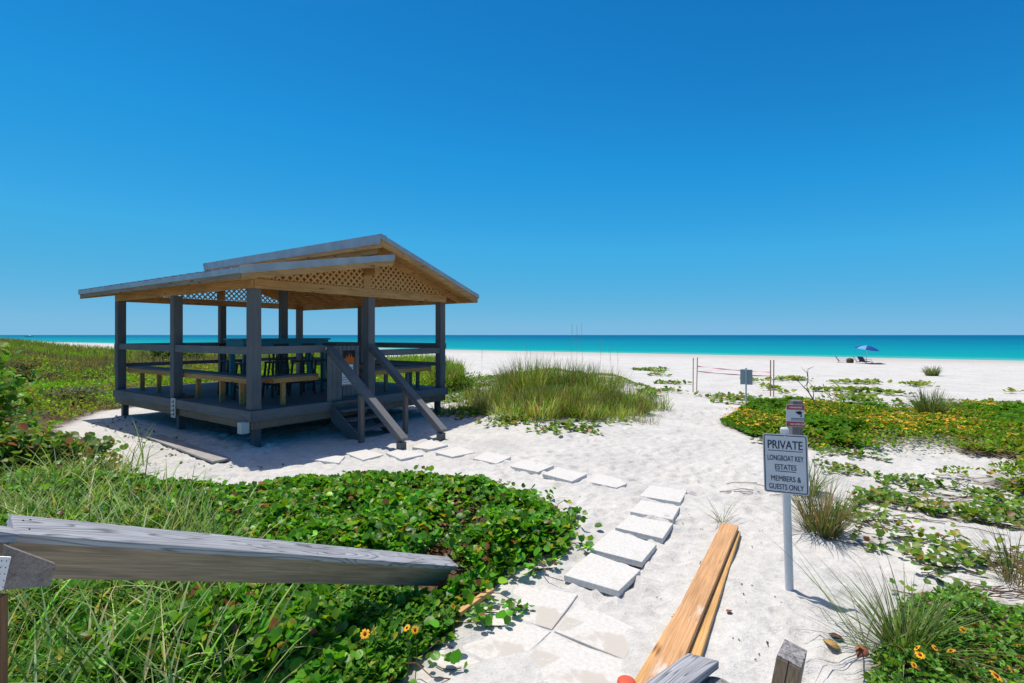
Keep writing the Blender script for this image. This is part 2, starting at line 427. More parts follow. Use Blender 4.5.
# ------------------------------------------------------------------ sea
M_sea = mat('sea_water', (.0,.3,.35), .5, .02); m = M_sea
geo = N(m, 'ShaderNodeNewGeometry'); sx = N(m, 'ShaderNodeSeparateXYZ'); L(m, geo.outputs['Position'], sx.inputs[0])
d = mathn(m, 'MULTIPLY', mathn(m, 'SUBTRACT', mathn(m, 'ADD', sx.outputs[1], mathn(m, 'MULTIPLY', sx.outputs[0], .614)), 75.9), .852)
mp = N(m, 'ShaderNodeMapping'); mp.inputs['Rotation'].default_value = (0,0,R(31.5)); mp.inputs['Scale'].default_value = (.004,.03,1)
L(m, geo.outputs['Position'], mp.inputs[0])
nb = noise(m, mp.outputs[0], 1.0, 4, .6)
d2 = mathn(m, 'MULTIPLY', d, mathn(m, 'ADD', .3, mathn(m, 'MULTIPLY', nb.outputs[0], 1.4)))
lg = mathn(m, 'LOGARITHM', mathn(m, 'MAXIMUM', mathn(m, 'ADD', d2, 1.0), 1.0), 10.0)
fac = mathn(m, 'DIVIDE', lg, 4.0)
rc = ramp(m, fac, [(0.0,(.50,.60,.55)), (.08,(.10,.40,.36)), (.24,(.004,.30,.32)), (.40,(.003,.25,.315)), (.54,(.002,.175,.28)), (.64,(.001,.130,.245)), (.8,(.001,.10,.215))])
L(m, rc.outputs[0], BS(m).inputs['Base Color'])
mw = N(m, 'ShaderNodeMapping'); mw.inputs['Rotation'].default_value = (0,0,R(31.5)); mw.inputs['Scale'].default_value = (.35,1.2,1); L(m, geo.outputs['Position'], mw.inputs[0])
nw = noise(m, mw.outputs[0], 1.0, 5, .6)
L(m, bump(m, nw.outputs[0], .6, .25), BS(m).inputs['Normal'])
sea = MB()
A = 12000; nrm = Vector((.614,1,0)).normalized(); tan_ = Vector((1,-.614,0)).normalized(); o0 = Vector((0,75.9,0))
pts = [o0-nrm*6-tan_*30000, o0-nrm*6+tan_*30000, o0+nrm*30000+tan_*40000, o0+nrm*30000-tan_*40000]
sea.v = [(p.x,p.y,-.30) for p in pts]; sea.f = [(0,1,2,3)]
tag(sea.build('sea', M_sea), kind='structure')
# thin foam where the small waves run out
M_foam = mat('foam', (.8,.84,.84), .6, .3)
fo = MB(); S = np.arange(-220, 140, 1.2)
for row, off, wd in ((0, .2, .55), (1, 5.0, .22)):
    k = len(fo.v)
    for s_ in S:
        w1 = off+1.2*(fbm(s_/9+row*40, 3.3, 3)-.5)*2; w2 = w1+wd*max(.12, fbm(s_/3+9, row+1.5, 3)*2-.6)
        for q in (w1, w2):
            p = o0+tan_*float(s_)+nrm*float(q); fo.v.append((p.x, p.y, -.29))
    for i in range(len(S)-1): fo.f.append((k+2*i, k+2*i+2, k+2*i+3, k+2*i+1))
tag(fo.build('surf_foam', M_foam), kind='structure')

exec_order = None

# ================================================================== GAZEBO
M_post = wood('grey_painted_timber', (.115,.118,.128), (.155,.158,.165), axis=2, knots=False, grain=.6, bumps=.2)
M_rail = wood('grey_rail_board', (.135,.138,.148), (.185,.188,.197), axis=1, knots=False, grain=.6, bumps=.2)
M_deckw = wood('grey_deck_board', (.10,.11,.13), (.15,.155,.175), axis=1, knots=False, grain=.7, bumps=.2)
M_pine = wood('roof_pine', (.44,.225,.075), (.58,.32,.12), (.16,.08,.03), axis=1)
M_pine_s = wood('roof_pine_rafter', (.44,.225,.075), (.58,.32,.12), (.16,.08,.03), axis=0)
M_oldpine = wood('weathered_joist', (.20,.15,.11), (.28,.21,.15), (.08,.05,.03), axis=1)
M_lat = mat('lattice_pine', (.56,.31,.12), .7, .2)
M_roofm = mat('galvalume_roof', (.34,.355,.38), .42, .5, .35)
_n = noise(M_roofm, coords(M_roofm, 'Object', (1,1,1)), 3, 4); L(M_roofm, ramp(M_roofm, _n.outputs[0], [(.3,(.29,.305,.33)),(.7,(.40,.415,.44))]).outputs[0], BS(M_roofm).inputs['Base Color'])
M_teal = mat('teal_paint', (.03,.20,.25), .5, .4)
M_black = mat('black_plastic', (.012,.012,.014), .5, .3)
M_white = mat('white_paint', (.78,.78,.77), .5, .4)
M_conc = mat('pale_concrete', (.5,.5,.49), .9, .1)

gz0 = empty('beach_gazebo', (-4.84, 9.6, 0), math.atan2(.821,.571))
tag(gz0, 'open timber beach gazebo on a raised deck, grey posts and two tier metal roof', 'gazebo')
SM, TM = 2.55, 3.25; SL, TL = 5.1, 6.5
# posts, ground to beam
for s_ in (0, SM, SL):
    for t_ in (0, TM, TL):
        hw = .095 if (s_ == 0 or t_ == 0) else .085
        top = 2.97
        if s_ == SM: top = 3.66
        sp0 = s_+(.15 if (s_ == SM and t_ == 0) else 0)
        b = MB().box(sp0-hw, sp0+hw, t_-hw, t_+hw, .703, top if t_ == TM or s_ != SM else 2.965)
        si = s_+(.09 if s_ == 0 else -.02 if s_ == SL else 0); ti = t_+(.09 if t_ == 0 else -.02 if t_ == TL else 0)
        MB().box(si-.065, si+.065, ti-.065, ti+.065, -.25, .655).build('pier', M_post, gz0, .006)
        b.build('post', M_post, gz0, .008)
# deck: boards, rim, joists
b = MB(); k = -.10
while k < SL+.10:
    b.box(k, min(k+.135, SL+.12), -.12, TL+.055, .662, .70); k += .142
b.build('deck_floor', M_deckw, gz0, .004)
b = MB()
b.box(-.15, -.112, -.15, TL+.06, .50, .692).box(SL+.112, SL+.15, -.15, TL+.06, .50, .692)
b.box(-.108, SL+.108, -.16, -.122, .50, .695).box(-.108, SL+.108, TL+.062, TL+.10, .50, .695)
b.build('deck_rim', M_rail, gz0, .005)
b = MB()
b.box(-.092, -.05, -.10, TL+.1, .34, .497).box(SL+.05, SL+.09, -.1, TL+.1, .34, .497)
b.box(-.04, SL+.04, -.095, -.055, .34, .497).box(-.04, SL+.04, TL+.055, TL+.095, .34, .497)
k = .4
while k < TL: b.box(-.04, SL+.04, k, k+.04, .36, .655); k += .5
b.build('joist', M_oldpine, gz0, .004)
# rails (boards on edge) outside the posts
def rail(s0, s1, t0, t1, zt, hh=.15, th=.04, nm='rail'):
    b = MB()
    if s0 == s1: b.box(s0-th/2, s0+th/2, t0, t1, zt-hh, zt)
    else: b.box(s0, s1, t0-th/2, t0+th/2, zt-hh, zt)
    return b.build(nm, M_rail, gz0, .005)
rail(-.05, -.05, -.0, TL+.0, 1.88)
rail(0, 1.50, -.05, -.05, 1.885)
rail(2.75, SL, -.05, -.05, 1.76)
rail(-.1, SL+.1, TL+.105, TL+.105, 1.88)
rail(SL+.105, SL+.105, -.1, TL+.1, 1.88)
b = MB().box(-.14, -.04, -.14, 1.6, 1.883, 1.915)
# caps
def cap(s0, s1, t0, t1, z): MB().box(s0, s1, t0, t1, z, z+.03).build('rail_cap', M_rail, gz0, .004)

# mid rails on the two far sides
rail(-.1, SL+.1, TL+.10, TL+.10, 1.36, .10)
rail(SL+.10, SL+.10, -.1, TL+.1, 1.36, .10)
# benches inside the rails: seat boards, pine edge, legs
def bench(s0, s1, t0, t1, legs, edge):
    be = MB()
    lng = (t1-t0) > (s1-s0)
    if lng:
        for q in range(3):
            a = s0+(s1-s0)*q/3; be.box(a+.004, a+(s1-s0)/3-.004, t0, t1, 1.25, 1.285)
    else:
        for q in range(3):
            a = t0+(t1-t0)*q/3; be.box(s0, s1, a+.004, a+(t1-t0)/3-.004, 1.25, 1.285)
    ob = be.build('bench', M_deckw, gz0, .004)
    e = MB()
    if lng:
        e.box(s0+.0, s0+.036, t0, t1, 1.15, 1.247); e.box(s1-.036, s1, t0, t1, 1.15, 1.247)
    else:
        e.box(s0, s1, t0, t0+.036, 1.15, 1.247); e.box(s0, s1, t1-.036, t1, 1.15, 1.247)
    e.build('seat_frame', M_pine, ob, .003)
    for (a, c_) in legs:
        MB().box(a-.045, a+.045, c_-.03, c_+.03, .702, 1.15).build('leg', M_pine if edge else M_post, ob, .003)
bench(.11, .50, .12, 6.38, [(.24,.9),(.24,1.7),(.24,2.75),(.24,3.8),(.24,4.8),(.24,5.8),(.45,1.2),(.45,4.3)], 1)
bench(.505, 1.46, .12, .50, [(.70,.2)], 1)
bench(2.75, 4.9, .14, .54, [(2.9,.22),(3.6,.45),(4.1,.22),(4.7,.45)], 0)
bench(4.56, 4.96, .6, 6.2, [(4.86,.9),(4.86,2.4),(4.86,3.9),(4.86,5.6)], 0)
# beams
BZ0, BZ1 = 2.97, 3.15
def beam(s0, s1, t0, t1, z0, z1, mt=M_pine): return MB().box(s0, s1, t0, t1, z0, z1).build('beam', mt, gz0, .005)
beam(-.115, -.065, -.12, TL+.03, BZ0, BZ1); beam(SL+.065, SL+.115, -.12, TL+.12, BZ0, BZ1)
beam(-.062, SL+.062, -.13, -.083, BZ0, BZ1+.005, M_pine_s); beam(-.062, SL+.062, TL+.083, TL+.13, BZ0, BZ1, M_pine_s)
# roof planes: lower (front) rises 0.183, upper (back) falls 0.326
OV, TO = .63, .755
zl = lambda s: 3.245+.183*(s+OV)
zu = lambda s: 4.265-.326*(s-2.38)
S_TOP, S_END = 2.75, 5.75
beam(SM-.06, SM+.06, -.45, TL+.45, 3.46, 3.64)         # ridge beam under the lower roof's upper edge
beam(SM-.035, SM+.035, -.50, TL+.5, 3.90, 4.10)        # upper ridge beam
# king posts of the clerestory
for t_ in (-.02, TM, TL+.02): MB().box(SM-.055, SM+.055, t_-.05, t_+.05, 3.645, 3.895).build('strut', M_pine, gz0, .004)
for t_ in (-.08, TL+.08): MB().box(SM-.10, SM+.10, t_-.045, t_+.045, BZ1+.004, 3.455).build('strut', M_pine, gz0, .004)
# rafters
t_ = -TO+.02
k = 0; ts = np.linspace(-TO+.03, TL+TO-.03, 14)
for t_ in ts:
    t_ = float(t_); end = abs(t_-ts[0]) < 1e-6 or abs(t_-ts[-1]) < 1e-6; hh = .15 if not end else .16
    w = .02
    b = MB(); s0, s1 = -OV+.03, S_TOP-.02
    b.hexa([(s0,t_-w,zl(s0)-.05-hh),(s1,t_-w,zl(s1)-.05-hh),(s1,t_+w,zl(s1)-.05-hh),(s0,t_+w,zl(s0)-.05-hh),
            (s0,t_-w,zl(s0)-.05),(s1,t_-w,zl(s1)-.05),(s1,t_+w,zl(s1)-.05),(s0,t_+w,zl(s0)-.05)])
    b.build('rafter', M_pine_s, gz0, .004)
    b = MB(); s0, s1 = 2.42, S_END-.03
    b.hexa([(s0,t_-w,zu(s0)-.05-hh),(s1,t_-w,zu(s1)-.05-hh),(s1,t_+w,zu(s1)-.05-hh),(s0,t_+w,zu(s0)-.05-hh),
            (s0,t_-w,zu(s0)-.05),(s1,t_-w,zu(s1)-.05),(s1,t_+w,zu(s1)-.05),(s0,t_+w,zu(s0)-.05)])
    b.build('rafter', M_pine_s, gz0, .004)
# rake boards, sloping pine just above the lattice
for t_ in (-.10, TL+.10):
    b = MB(); w = .018
    for z_, a0, a1 in ((zl, -.05, 2.44), (zu, 2.66, SL+.06)):
        b.hexa([(a0,t_-w,z_(a0)-.33+.0),(a1,t_-w,z_(a1)-.33),(a1,t_+w,z_(a1)-.33),(a0,t_+w,z_(a0)-.33),
                (a0,t_-w,z_(a0)-.20),(a1,t_-w,z_(a1)-.20),(a1,t_+w,z_(a1)-.20),(a0,t_+w,z_(a0)-.20)])
    if False: b.build('rake_board', M_pine_s, gz0)
# roof sheets
def sheet(z_, s0, s1, nm):
    """ribbed metal sheet as a solid with standing ribs, ribs run down the slope"""
    b = MB(); t0, t1 = -TO, TL+TO; pts = []
    n = 24
    for i in range(n):
        a = t0+(t1-t0)*i/n; w = (t1-t0)/n
        pts += [(a, 0), (a+w*.78, 0), (a+w*.82, .042), (a+w*.94, .042)]
    pts.append((t1, 0))
    k = len(b.v)
    for (a, h_) in pts:
        for s_ in (s0, s1):
            b.v.append((s_, a, z_(s_)+h_-.012)); b.v.append((s_, a, z_(s_)-.028))
    for i in range(len(pts)-1):
        q = 4*i
        b.f += [(q, q+2, q+6, q+4), (q+1, q+5, q+7, q+3), (q, q+4, q+5, q+1), (q+2, q+3, q+7, q+6)]
    b.f += [(0,1,3,2), (4*(len(pts)-1), 4*(len(pts)-1)+2, 4*(len(pts)-1)+3, 4*(len(pts)-1)+1)]
    return b.build(nm, M_roofm, gz0)
sheet(zl, -OV-.02, S_TOP, 'lower_roof'); sheet(zu, 2.39, S_END+.02, 'upper_roof')
# plywood decking under the metal
def soffit(z_, s0, s1):
    b = MB(); t0, t1 = -TO+.02, TL+TO-.02
    b.hexa([(s0,t0,z_(s0)-.047),(s1,t0,z_(s1)-.047),(s1,t1,z_(s1)-.047),(s0,t1,z_(s0)-.047),
            (s0,t0,z_(s0)-.031),(s1,t0,z_(s1)-.031),(s1,t1,z_(s1)-.031),(s0,t1,z_(s0)-.031)])
    b.build('roof_decking', M_pine, gz0)
soffit(zl, -OV, S_TOP-.01); soffit(zu, 2.41, S_END)
# flashing and fascia
def slope_bar(z_, s0, s1, t0, t1, d0, d1, nm, mt):
    b = MB()
    b.hexa([(s0,t0,z_(s0)+d0),(s1,t0,z_(s1)+d0),(s1,t1,z_(s1)+d0),(s0,t1,z_(s0)+d0),
            (s0,t0,z_(s0)+d1),(s1,t0,z_(s1)+d1),(s1,t1,z_(s1)+d1),(s0,t1,z_(s0)+d1)])
    return b.build(nm, mt, gz0, .003)
for (t0, t1, u0, u1) in ((-TO-.035,-TO-.012,-TO-.011,-TO+.0), (TL+TO+.012, TL+TO+.035, TL+TO, TL+TO+.011)):
    slope_bar(zl, -OV-.03, S_TOP+.02, t0, t1, -.10, .035, 'flashing', M_roofm)
    slope_bar(zu, 2.365, S_END+.03, t0, t1, -.075, .035, 'flashing', M_roofm)
    slope_bar(zl, -OV, S_TOP, min(u0,u1)-.001, max(u0,u1), -.215, -.03, 'rake_board', M_pine_s)
    slope_bar(zu, 2.40, S_END, min(u0,u1)-.001, max(u0,u1), -.19, -.03, 'rake_board', M_pine_s)
MB().box(-OV-.034, -OV-.012, -TO-.01, TL+TO+.01, 3.145, 3.238).build('drip_edge', M_roofm, gz0, .003)
MB().box(-OV-.008, -OV+.028, -TO+.01, TL+TO-.01, 3.065, 3.19).build('fascia', wood('grey_fascia', (.24,.18,.125), (.36,.27,.18), (.08,.06,.05), axis=1), gz0, .004)
MB().box(S_END-.03, S_END+.006, -TO+.01, TL+TO-.01, zu(S_END)-.19, zu(S_END)-.04).build('fascia', M_pine, gz0, .004)
MB().box(2.372, 2.386, -TO-.01, TL+TO+.01, 4.09, 4.30).build('ridge_flashing', M_roofm, gz0, .003)
MB().box(2.375, 2.55, -TO-.01, TL+TO+.01, 4.262, 4.285).build('ridge_flashing', M_roofm, gz0, .003)
MB().box(2.39, 2.43, -TO+.01, TL+TO-.01, 4.00, 4.20).build('fascia', M_pine, gz0, .004)
# lattice panels in both gables
def clip(poly, p, d):
    """interval of line p+d*u inside convex poly"""
    lo, hi = -1e9, 1e9; n = len(poly)
    ar = sum(poly[i][0]*poly[(i+1)%n][1]-poly[(i+1)%n][0]*poly[i][1] for i in range(n))
    sg = 1 if ar > 0 else -1
    for i in range(n):
        a = poly[i]; c_ = poly[(i+1)%n]; ex, ey = c_[0]-a[0], c_[1]-a[1]; nx_, ny_ = -ey*sg, ex*sg
        num = (a[0]-p[0])*nx_+(a[1]-p[1])*ny_; den = d[0]*nx_+d[1]*ny_
        if abs(den) < 1e-9:
            if num > 0: return None
            continue
        u = num/den
        if den > 0: lo = max(lo, u)
        else: hi = min(hi, u)
    return (lo, hi) if hi-lo > .03 else None
def lattice(poly, t_):
    b = MB(); q = math.sqrt(.5)
    for k_, (d_, off) in enumerate((((q, q), 0), ((q, -q), .006))):
        nrm_ = (-d_[1], d_[0])
        for i in range(-90, 90):
            p = (2.5+nrm_[0]*i*.108, 3.3+nrm_[1]*i*.108); r_ = clip(poly, p, d_)
            if not r_: continue
            a = (p[0]+d_[0]*r_[0], t_+off, p[1]+d_[1]*r_[0]); c_ = (p[0]+d_[0]*r_[1], t_+off, p[1]+d_[1]*r_[1])
            b.beam(a, c_, .005, .040, up=(nrm_[0], 0, nrm_[1]))
    return b.build('lattice_panel', M_lat, gz0)
for t_ in (-.11, TL+.105):
    lattice([(.05,3.16),(2.44,3.16),(2.44,zl(2.44)-.21),(.05,zl(.05)-.10)], t_)
    lattice([(2.66,3.16),(5.02,3.16),(5.02,zu(5.02)-.10),(2.66,zu(2.66)-.22)], t_)
# ---- stairs on the right face, run out along -t
st = empty('stairs'); st.parent = gz0
for i, (z_, ty) in enumerate(((.53,-.36),(.355,-.60),(.18,-.84))):
    MB().box(1.60, 2.50, ty-.16, ty+.14, z_-.038, z_).build('tread', M_deckw, st, .005)
MB().box(1.60, 2.50, -.30, -.165, .655, .693).build('landing_board', M_deckw, st, .004)
for s_ in (1.555, 2.505):
    b = MB(); b.v = [(s_,-.165,.64),(s_,-.165,.30),(s_,-.85,-.10),(s_,-1.02,-.1),(s_,-1.02,.12),(s_+.038,-.165,.64),(s_+.038,-.165,.30),(s_+.038,-.85,-.10),(s_+.038,-1.02,-.1),(s_+.038,-1.02,.12)]
    b.f = [(0,1,2,3,4),(9,8,7,6,5),(0,5,6,1),(1,6,7,2),(2,7,8,3),(3,8,9,4),(4,9,5,0)]
    b.build('stringer', M_post, st, .003)
def hrail(st_, s_, tn):
    a = Vector((st_,-.16,1.86)); e = Vector((s_,-2.58,.22)); sm_ = s_+(st_-s_)*.5
    d_ = (e-a).normalized(); up = Vector((1,0,0)).cross(d_); up = up if up.z > 0 else -up
    r_ = MB().beam(a, e, .165, .042, up=up).build('handrail', M_rail, st, .005)
    off = up*.085
    MB().beam(a-off+Vector((.0,0,0)), e-off, .045, .13, up=up).build('rail_beam', M_rail, r_, .004)
    MB().box(s_-.065, s_+.065, -2.56, -2.43, -.15, .16).build('newel', M_post, r_, .005)
    MB().box(sm_-.045, sm_+.045, tn-.045, tn+.045, -.2, .93).build('newel', M_oldpost, r_, .005)
M_oldpost = wood('weathered_newel', (.15,.12,.11), (.22,.18,.16), axis=2, knots=False)
hrail(1.53, 1.37, -1.28); hrail(2.66, 2.42, -1.36)
# ---- slatted gate closing the stair top, with its two notices
gt = empty('gate'); gt.parent = gz0
b = MB()
for i in range(7): b.box(1.62+i*.112, 1.62+i*.112+.10, -.03, -.008, .76, 1.86)
b.build('slat_panel', M_rail, gt, .003)
for z_ in (1.6, .9): MB().box(1.60, 2.42, .0, .035, z_, z_+.1).build('brace', M_post, gt, .003)
b = MB()
for i in range(3): b.box(1.49+i*.12, 1.49+i*.12+.115, -.142, -.126, .705, 1.73)
b.build('side_panel', M_rail, gz0, .003)
M_orange = mat('orange_print', (.62,.14,.02), .6, .2)
fs = MB().box(1.97, 2.27, -.040, -.033, 1.50, 1.76).build('warning_sign', M_black, gt)
b = MB(); fl = [(0,0),(.14,.02),(.17,.10),(.13,.19),(.11,.13),(.07,.27),(.03,.16),(-.01,.30),(-.05,.15),(-.10,.24),(-.11,.12),(-.16,.17),(-.16,.07),(-.12,.01)]
b.v = [(2.12+x*.85, -.0415, 1.47+y*.8) for x, y in fl]+[(2.12+x*.85, -.044, 1.47+y*.8) for x, y in fl]
n = len(fl); b.f = [tuple(range(n)), tuple(range(2*n-1, n-1, -1))]+[(i,(i+1)%n,n+(i+1)%n,n+i) for i in range(n)]
b.build('flame_symbol', M_orange, fs)
nf = MB().box(1.93, 2.22, -.040, -.033, 1.0, 1.45).build('notice', M_white, gt)
b = MB()
for i, wln in enumerate((.26,.22,.28,.0,.24,.28,.2,.26)):
    if wln: b.box(2.075-wln/2, 2.075+wln/2, -.0435, -.041, 1.385-i*.052-.014, 1.385-i*.052)
b.build('printed_lines', mat('grey_ink', (.15,.15,.18), .7), nf)
# ---- small vertical board with four marks on the left face, box under the corner, bricks by the post
nb_ = MB().box(-.172, -.154, 2.90, 3.10, .30, .72).build('number_board', mat('pale_sign_face', (.55,.56,.58), .6), gz0)
b = MB()
for i in range(4): b.box(-.1765, -.1735, 2.94, 3.06, .35+i*.092, .35+i*.092+.022).box(-.1765, -.1735, 2.94, 2.98, .375+i*.092, .375+i*.092+.032)
b.build('digits', M_black, nb_)
MB().box(-.26, -.11, -.06, .10, .28, .49).build('utility_box', mat('pale_box', (.5,.54,.52), .5), gz0, .01)
# ---- bar table and stools on the deck
def on_deck(s_, t_): return gz0.location + Matrix.Rotation(gz0.rotation_euler.z, 3, 'Z') @ Vector((s_, t_, 0))
RZ = gz0.rotation_euler.z
p = on_deck(1.92, 2.35); tb = empty('bar_table', (p.x, p.y, .70), RZ)
tag(tb, 'long teal bar height table standing on the gazebo deck', 'table')
MB().box(-1.14, 1.14, -.42, .42, 1.28, 1.32).build('tabletop', M_teal, tb, .006)
MB().box(-1.10, 1.10, -.38, -.345, 1.10, 1.277).box(-1.10, 1.10, .345, .38, 1.10, 1.277).box(-1.10,-1.065,-.34,.34,1.10,1.277).box(1.065,1.10,-.34,.34,1.10,1.277).build('apron', M_teal, tb, .004)
for sx_ in (-1.0, 1.0):
    for ty_ in (-.30, .30): MB().box(sx_-.05, sx_+.05, ty_-.05, ty_+.05, .002, 1.118).build('leg', M_teal, tb, .005)
    MB().box(sx_-.03, sx_+.03, -.24, .24, .12, .20).build('stretcher', M_teal, tb, .004)
M_dw = mat('dark_stool_wood', (.03,.028,.03), .5, .35)
def stool(name='bar_stool'):
    o = empty(name)
    MB().box(-.18, .18, -.18, .18, .76, .80).build('seat', M_dw, o, .012)
    for x_ in (-1, 1):
        for y_ in (-1, 1): MB().beam((x_*.20, y_*.20, .0), (x_*.15, y_*.15, .758), .04, .04, up=(0,1,0)).build('leg', M_dw, o, .003)
    MB().box(-.17, .17, -.19, -.165, .25, .29).box(-.17, .17, .165, .19, .25, .29).build('stretcher', M_dw, o, .003)
    b = MB()
    for x_ in (-.15, -.05, .05, .15): b.beam((x_, .17, .80), (x_*1.05, .22, 1.16), .03, .018, up=(0,1,0))
    b.beam((-.18, .225, 1.17), (.18, .225, 1.17), .025, .07, up=(0,0,1)); b.build('backrest', M_dw, o, .003)
    return o
st0 = stool()
stools = [(.75,1.65,math.pi),(1.4,1.65,math.pi),(2.05,1.62,math.pi+.1),(2.7,1.68,math.pi-.1),(1.1,3.05,0),(2.3,3.05,0)]
stl = ['dark bar stool at the gazebo table, nearest the front left rail', 'dark bar stool at the gazebo table, second from the front left rail',
       'dark bar stool at the gazebo table, third from the front left rail', 'dark bar stool at the gazebo table, nearest the gate on the stair side',
       'dark bar stool on the sea side of the gazebo table, toward the left', 'dark bar stool on the sea side of the gazebo table, toward the right']
def dup(root, label=None):
    r_ = root.copy(); COL.objects.link(r_)
    if label: r_['label'] = label
    for ch in list(root.children):
        c_ = ch.copy(); COL.objects.link(c_); c_.parent = r_
        for g_ in ch.children:
            d_ = g_.copy(); COL.objects.link(d_); d_.parent = c_
    return r_
for i, (a, c_, rz) in enumerate(stools):
    o = st0 if i == 0 else dup(st0)
    p = on_deck(a, c_); o.location = (p.x, p.y, .70); o.rotation_euler = (0,0,RZ+rz)
    tag(o, stl[i], 'stool', 'bar stools round the gazebo table')
# bricks at the foot of the left face's middle post
for i, (a, c_, rz, lb) in enumerate(((.14, 3.42, .2, 'orange brick lying on the gazebo deck, left of the middle post'), (.16, 3.02, -.3, 'orange brick lying on the gazebo deck, right of the middle post'))):
    p = on_deck(a, c_)
    o = MB().box(-.1, .1, -.05, .05, 0, .06).build('brick', mat('orange_brick', (.32,.11,.05), .9), None, .006); o.location = (p.x, p.y, .702); o.rotation_euler = (0,0,RZ+rz)
    tag(o, lb, 'brick', 'bricks on the gazebo deck')

# ================================================================== NEAR HANDRAILS
M_cap = mat('weathered_grey_cap', (.3,.33,.37), .8, .2); m = M_cap
v = coords(m, 'Object', (.55, 7.0, 7.0))
nA = noise(m, v, 1.3, 2, .5, .6)
fr = mathn(m, 'FRACT', mathn(m, 'MULTIPLY', nA.outputs[0], 16.0))
rr_ = ramp(m, fr, [(0.0,(.42,.44,.475)), (.60,(.36,.38,.415)), (.86,(.15,.16,.18)), (1.0,(.39,.41,.45))])
nB = noise(m, coords(m, 'Object', (3, 160, 160)), 1.0, 3, .6)
c = mixc(m, .75, rr_.outputs[0], ramp(m, nB.outputs[0], [(.3,(.62,.62,.63)),(.6,(1.08,1.08,1.08))]).outputs[0], 'MULTIPLY')
nC = noise(m, coords(m, 'Object', (1.5, 6, 6)), 1.0, 4, .6)
c = mixc(m, .8, c, ramp(m, nC.outputs[0], [(.3,(.78,.78,.78)),(.7,(1.1,1.1,1.1))]).outputs[0], 'MULTIPLY')
L(m, c, BS(m).inputs['Base Color'])
L(m, bump(m, nB.outputs[0], .5, .002, bump(m, rr_.outputs[0], .6, .002)), BS(m).inputs['Normal'])
M_side = wood('weathered_side_board', (.20,.165,.13), (.37,.29,.20), (.07,.05,.04), axis=0, scale=1.2, knots=False)
M_cut = wood('short_board_grey', (.17,.14,.125), (.30,.265,.24), (.09,.035,.015), axis=0, scale=2.0)
M_log = wood('weathered_post_wood', (.16,.12,.08), (.24,.18,.12), (.07,.05,.03), axis=2, scale=1.6)
M_end = mat('weathered_end_grain', (.25,.25,.26), .9, .1)
_v = N(M_end, 'ShaderNodeTexVoronoi', Scale=70.0); L(M_end, coords(M_end), _v.inputs['Vector'])
_nz = noise(M_end, coords(M_end), 38, 5, .7)
L(M_end, mixc(M_end, .7, ramp(M_end, _nz.outputs[0], [(.35,(.10,.10,.105)),(.6,(.34,.34,.35))]).outputs[0], ramp(M_end, _v.outputs['Distance'], [(.1,(.5,.5,.5)),(.5,(1.1,1.1,1.1))]).outputs[0], 'MULTIPLY'), BS(M_end).inputs['Base Color'])
L(M_end, bump(M_end, _nz.outputs[0], .9, .01), BS(M_end).inputs['Normal'])
M_steel = mat('galvanised_plate', (.62,.63,.64), .45, .5, .3)

def board_frame(name, a, b, roll_n):
    """empty whose x axis runs a->b"""
    a = Vector(a); b = Vector(b); x = (b-a).normalized(); y = Vector(roll_n).normalized()
    z = x.cross(y).normalized(); y = z.cross(x)
    if z.z < 0: z = -z; y = -y
    o = empty(name); o.matrix_world = Matrix.Translation(a) @ Matrix((x, y, z)).transposed().to_4x4(); return o, (b-a).length
# left rail: local x down the rail, y across, z up
Pq = Vector((-2.0197, 2.0645, 1.3783)); Pe = Vector((-.5408, 4.3554, .2154))
nv = Vector((.7091, -.6242, -.3279))
lr, LL = board_frame('handrail', Pq, Pe, nv)
tag(lr, 'long weathered grey timber handrail sloping down over the green vines', 'handrail')
# which sign is "towards the camera side" in local y
ys = 1 if (lr.matrix_world.to_3x3() @ Vector((0,1,0))).dot(nv) > 0 else -1
def yb(a, c_): return (min(a*ys, c_*ys), max(a*ys, c_*ys))
y0, y1 = yb(0, .14)
MB().hexa([(0,y0,-.036),(LL,y0,-.036),(LL,y1,-.036),(0,y1,-.036),(0,y0,0),(LL,y0,0),(LL,y1,0),(0,y1,0)]).build('cap_board', M_cap, lr, .004)
y0, y1 = yb(.088, .128)
MB().hexa([(.02,y0,-.195),(LL-.05,y0,-.19),(LL-.05,y1,-.19),(.02,y1,-.195),(.02,y0,-.039),(LL-.05,y0,-.039),(LL-.05,y1,-.039),(.02,y1,-.039)]).build('side_board', M_side, lr, .004)
# posts under it (vertical, built in world space then parented)
def wpost(name, x, y, z0, z1, mt, parent, w=.09, rz=0.0):
    o = MB().box(-w/2, w/2, -w/2, w/2, z0, z1).build(name, mt, None, .006)
    mw = Matrix.Translation((x, y, 0)) @ Matrix.Rotation(rz, 4, 'Z')
    o.parent = parent; o.matrix_parent_inverse = parent.matrix_world.inverted(); o.matrix_world = mw; return o
bpy.context.view_layer.update()
q = Pe+(Pq-Pe).normalized()*.12+nv*.02
wpost('support_post', q.x, q.y, -.2, q.z-.05, M_log, lr, .085, -.76)
# nail heads on the cap
b = MB()
for x_, y_ in ((.035,.04),(.05,.10),(.06,.03),(LL*.5,.04),(LL*.5+.01,.11)): b.lathe((x_, y_*ys, .0005), [(.0035,0),(.0035,.0012)], 8)
b.build('nail', M_black, lr)
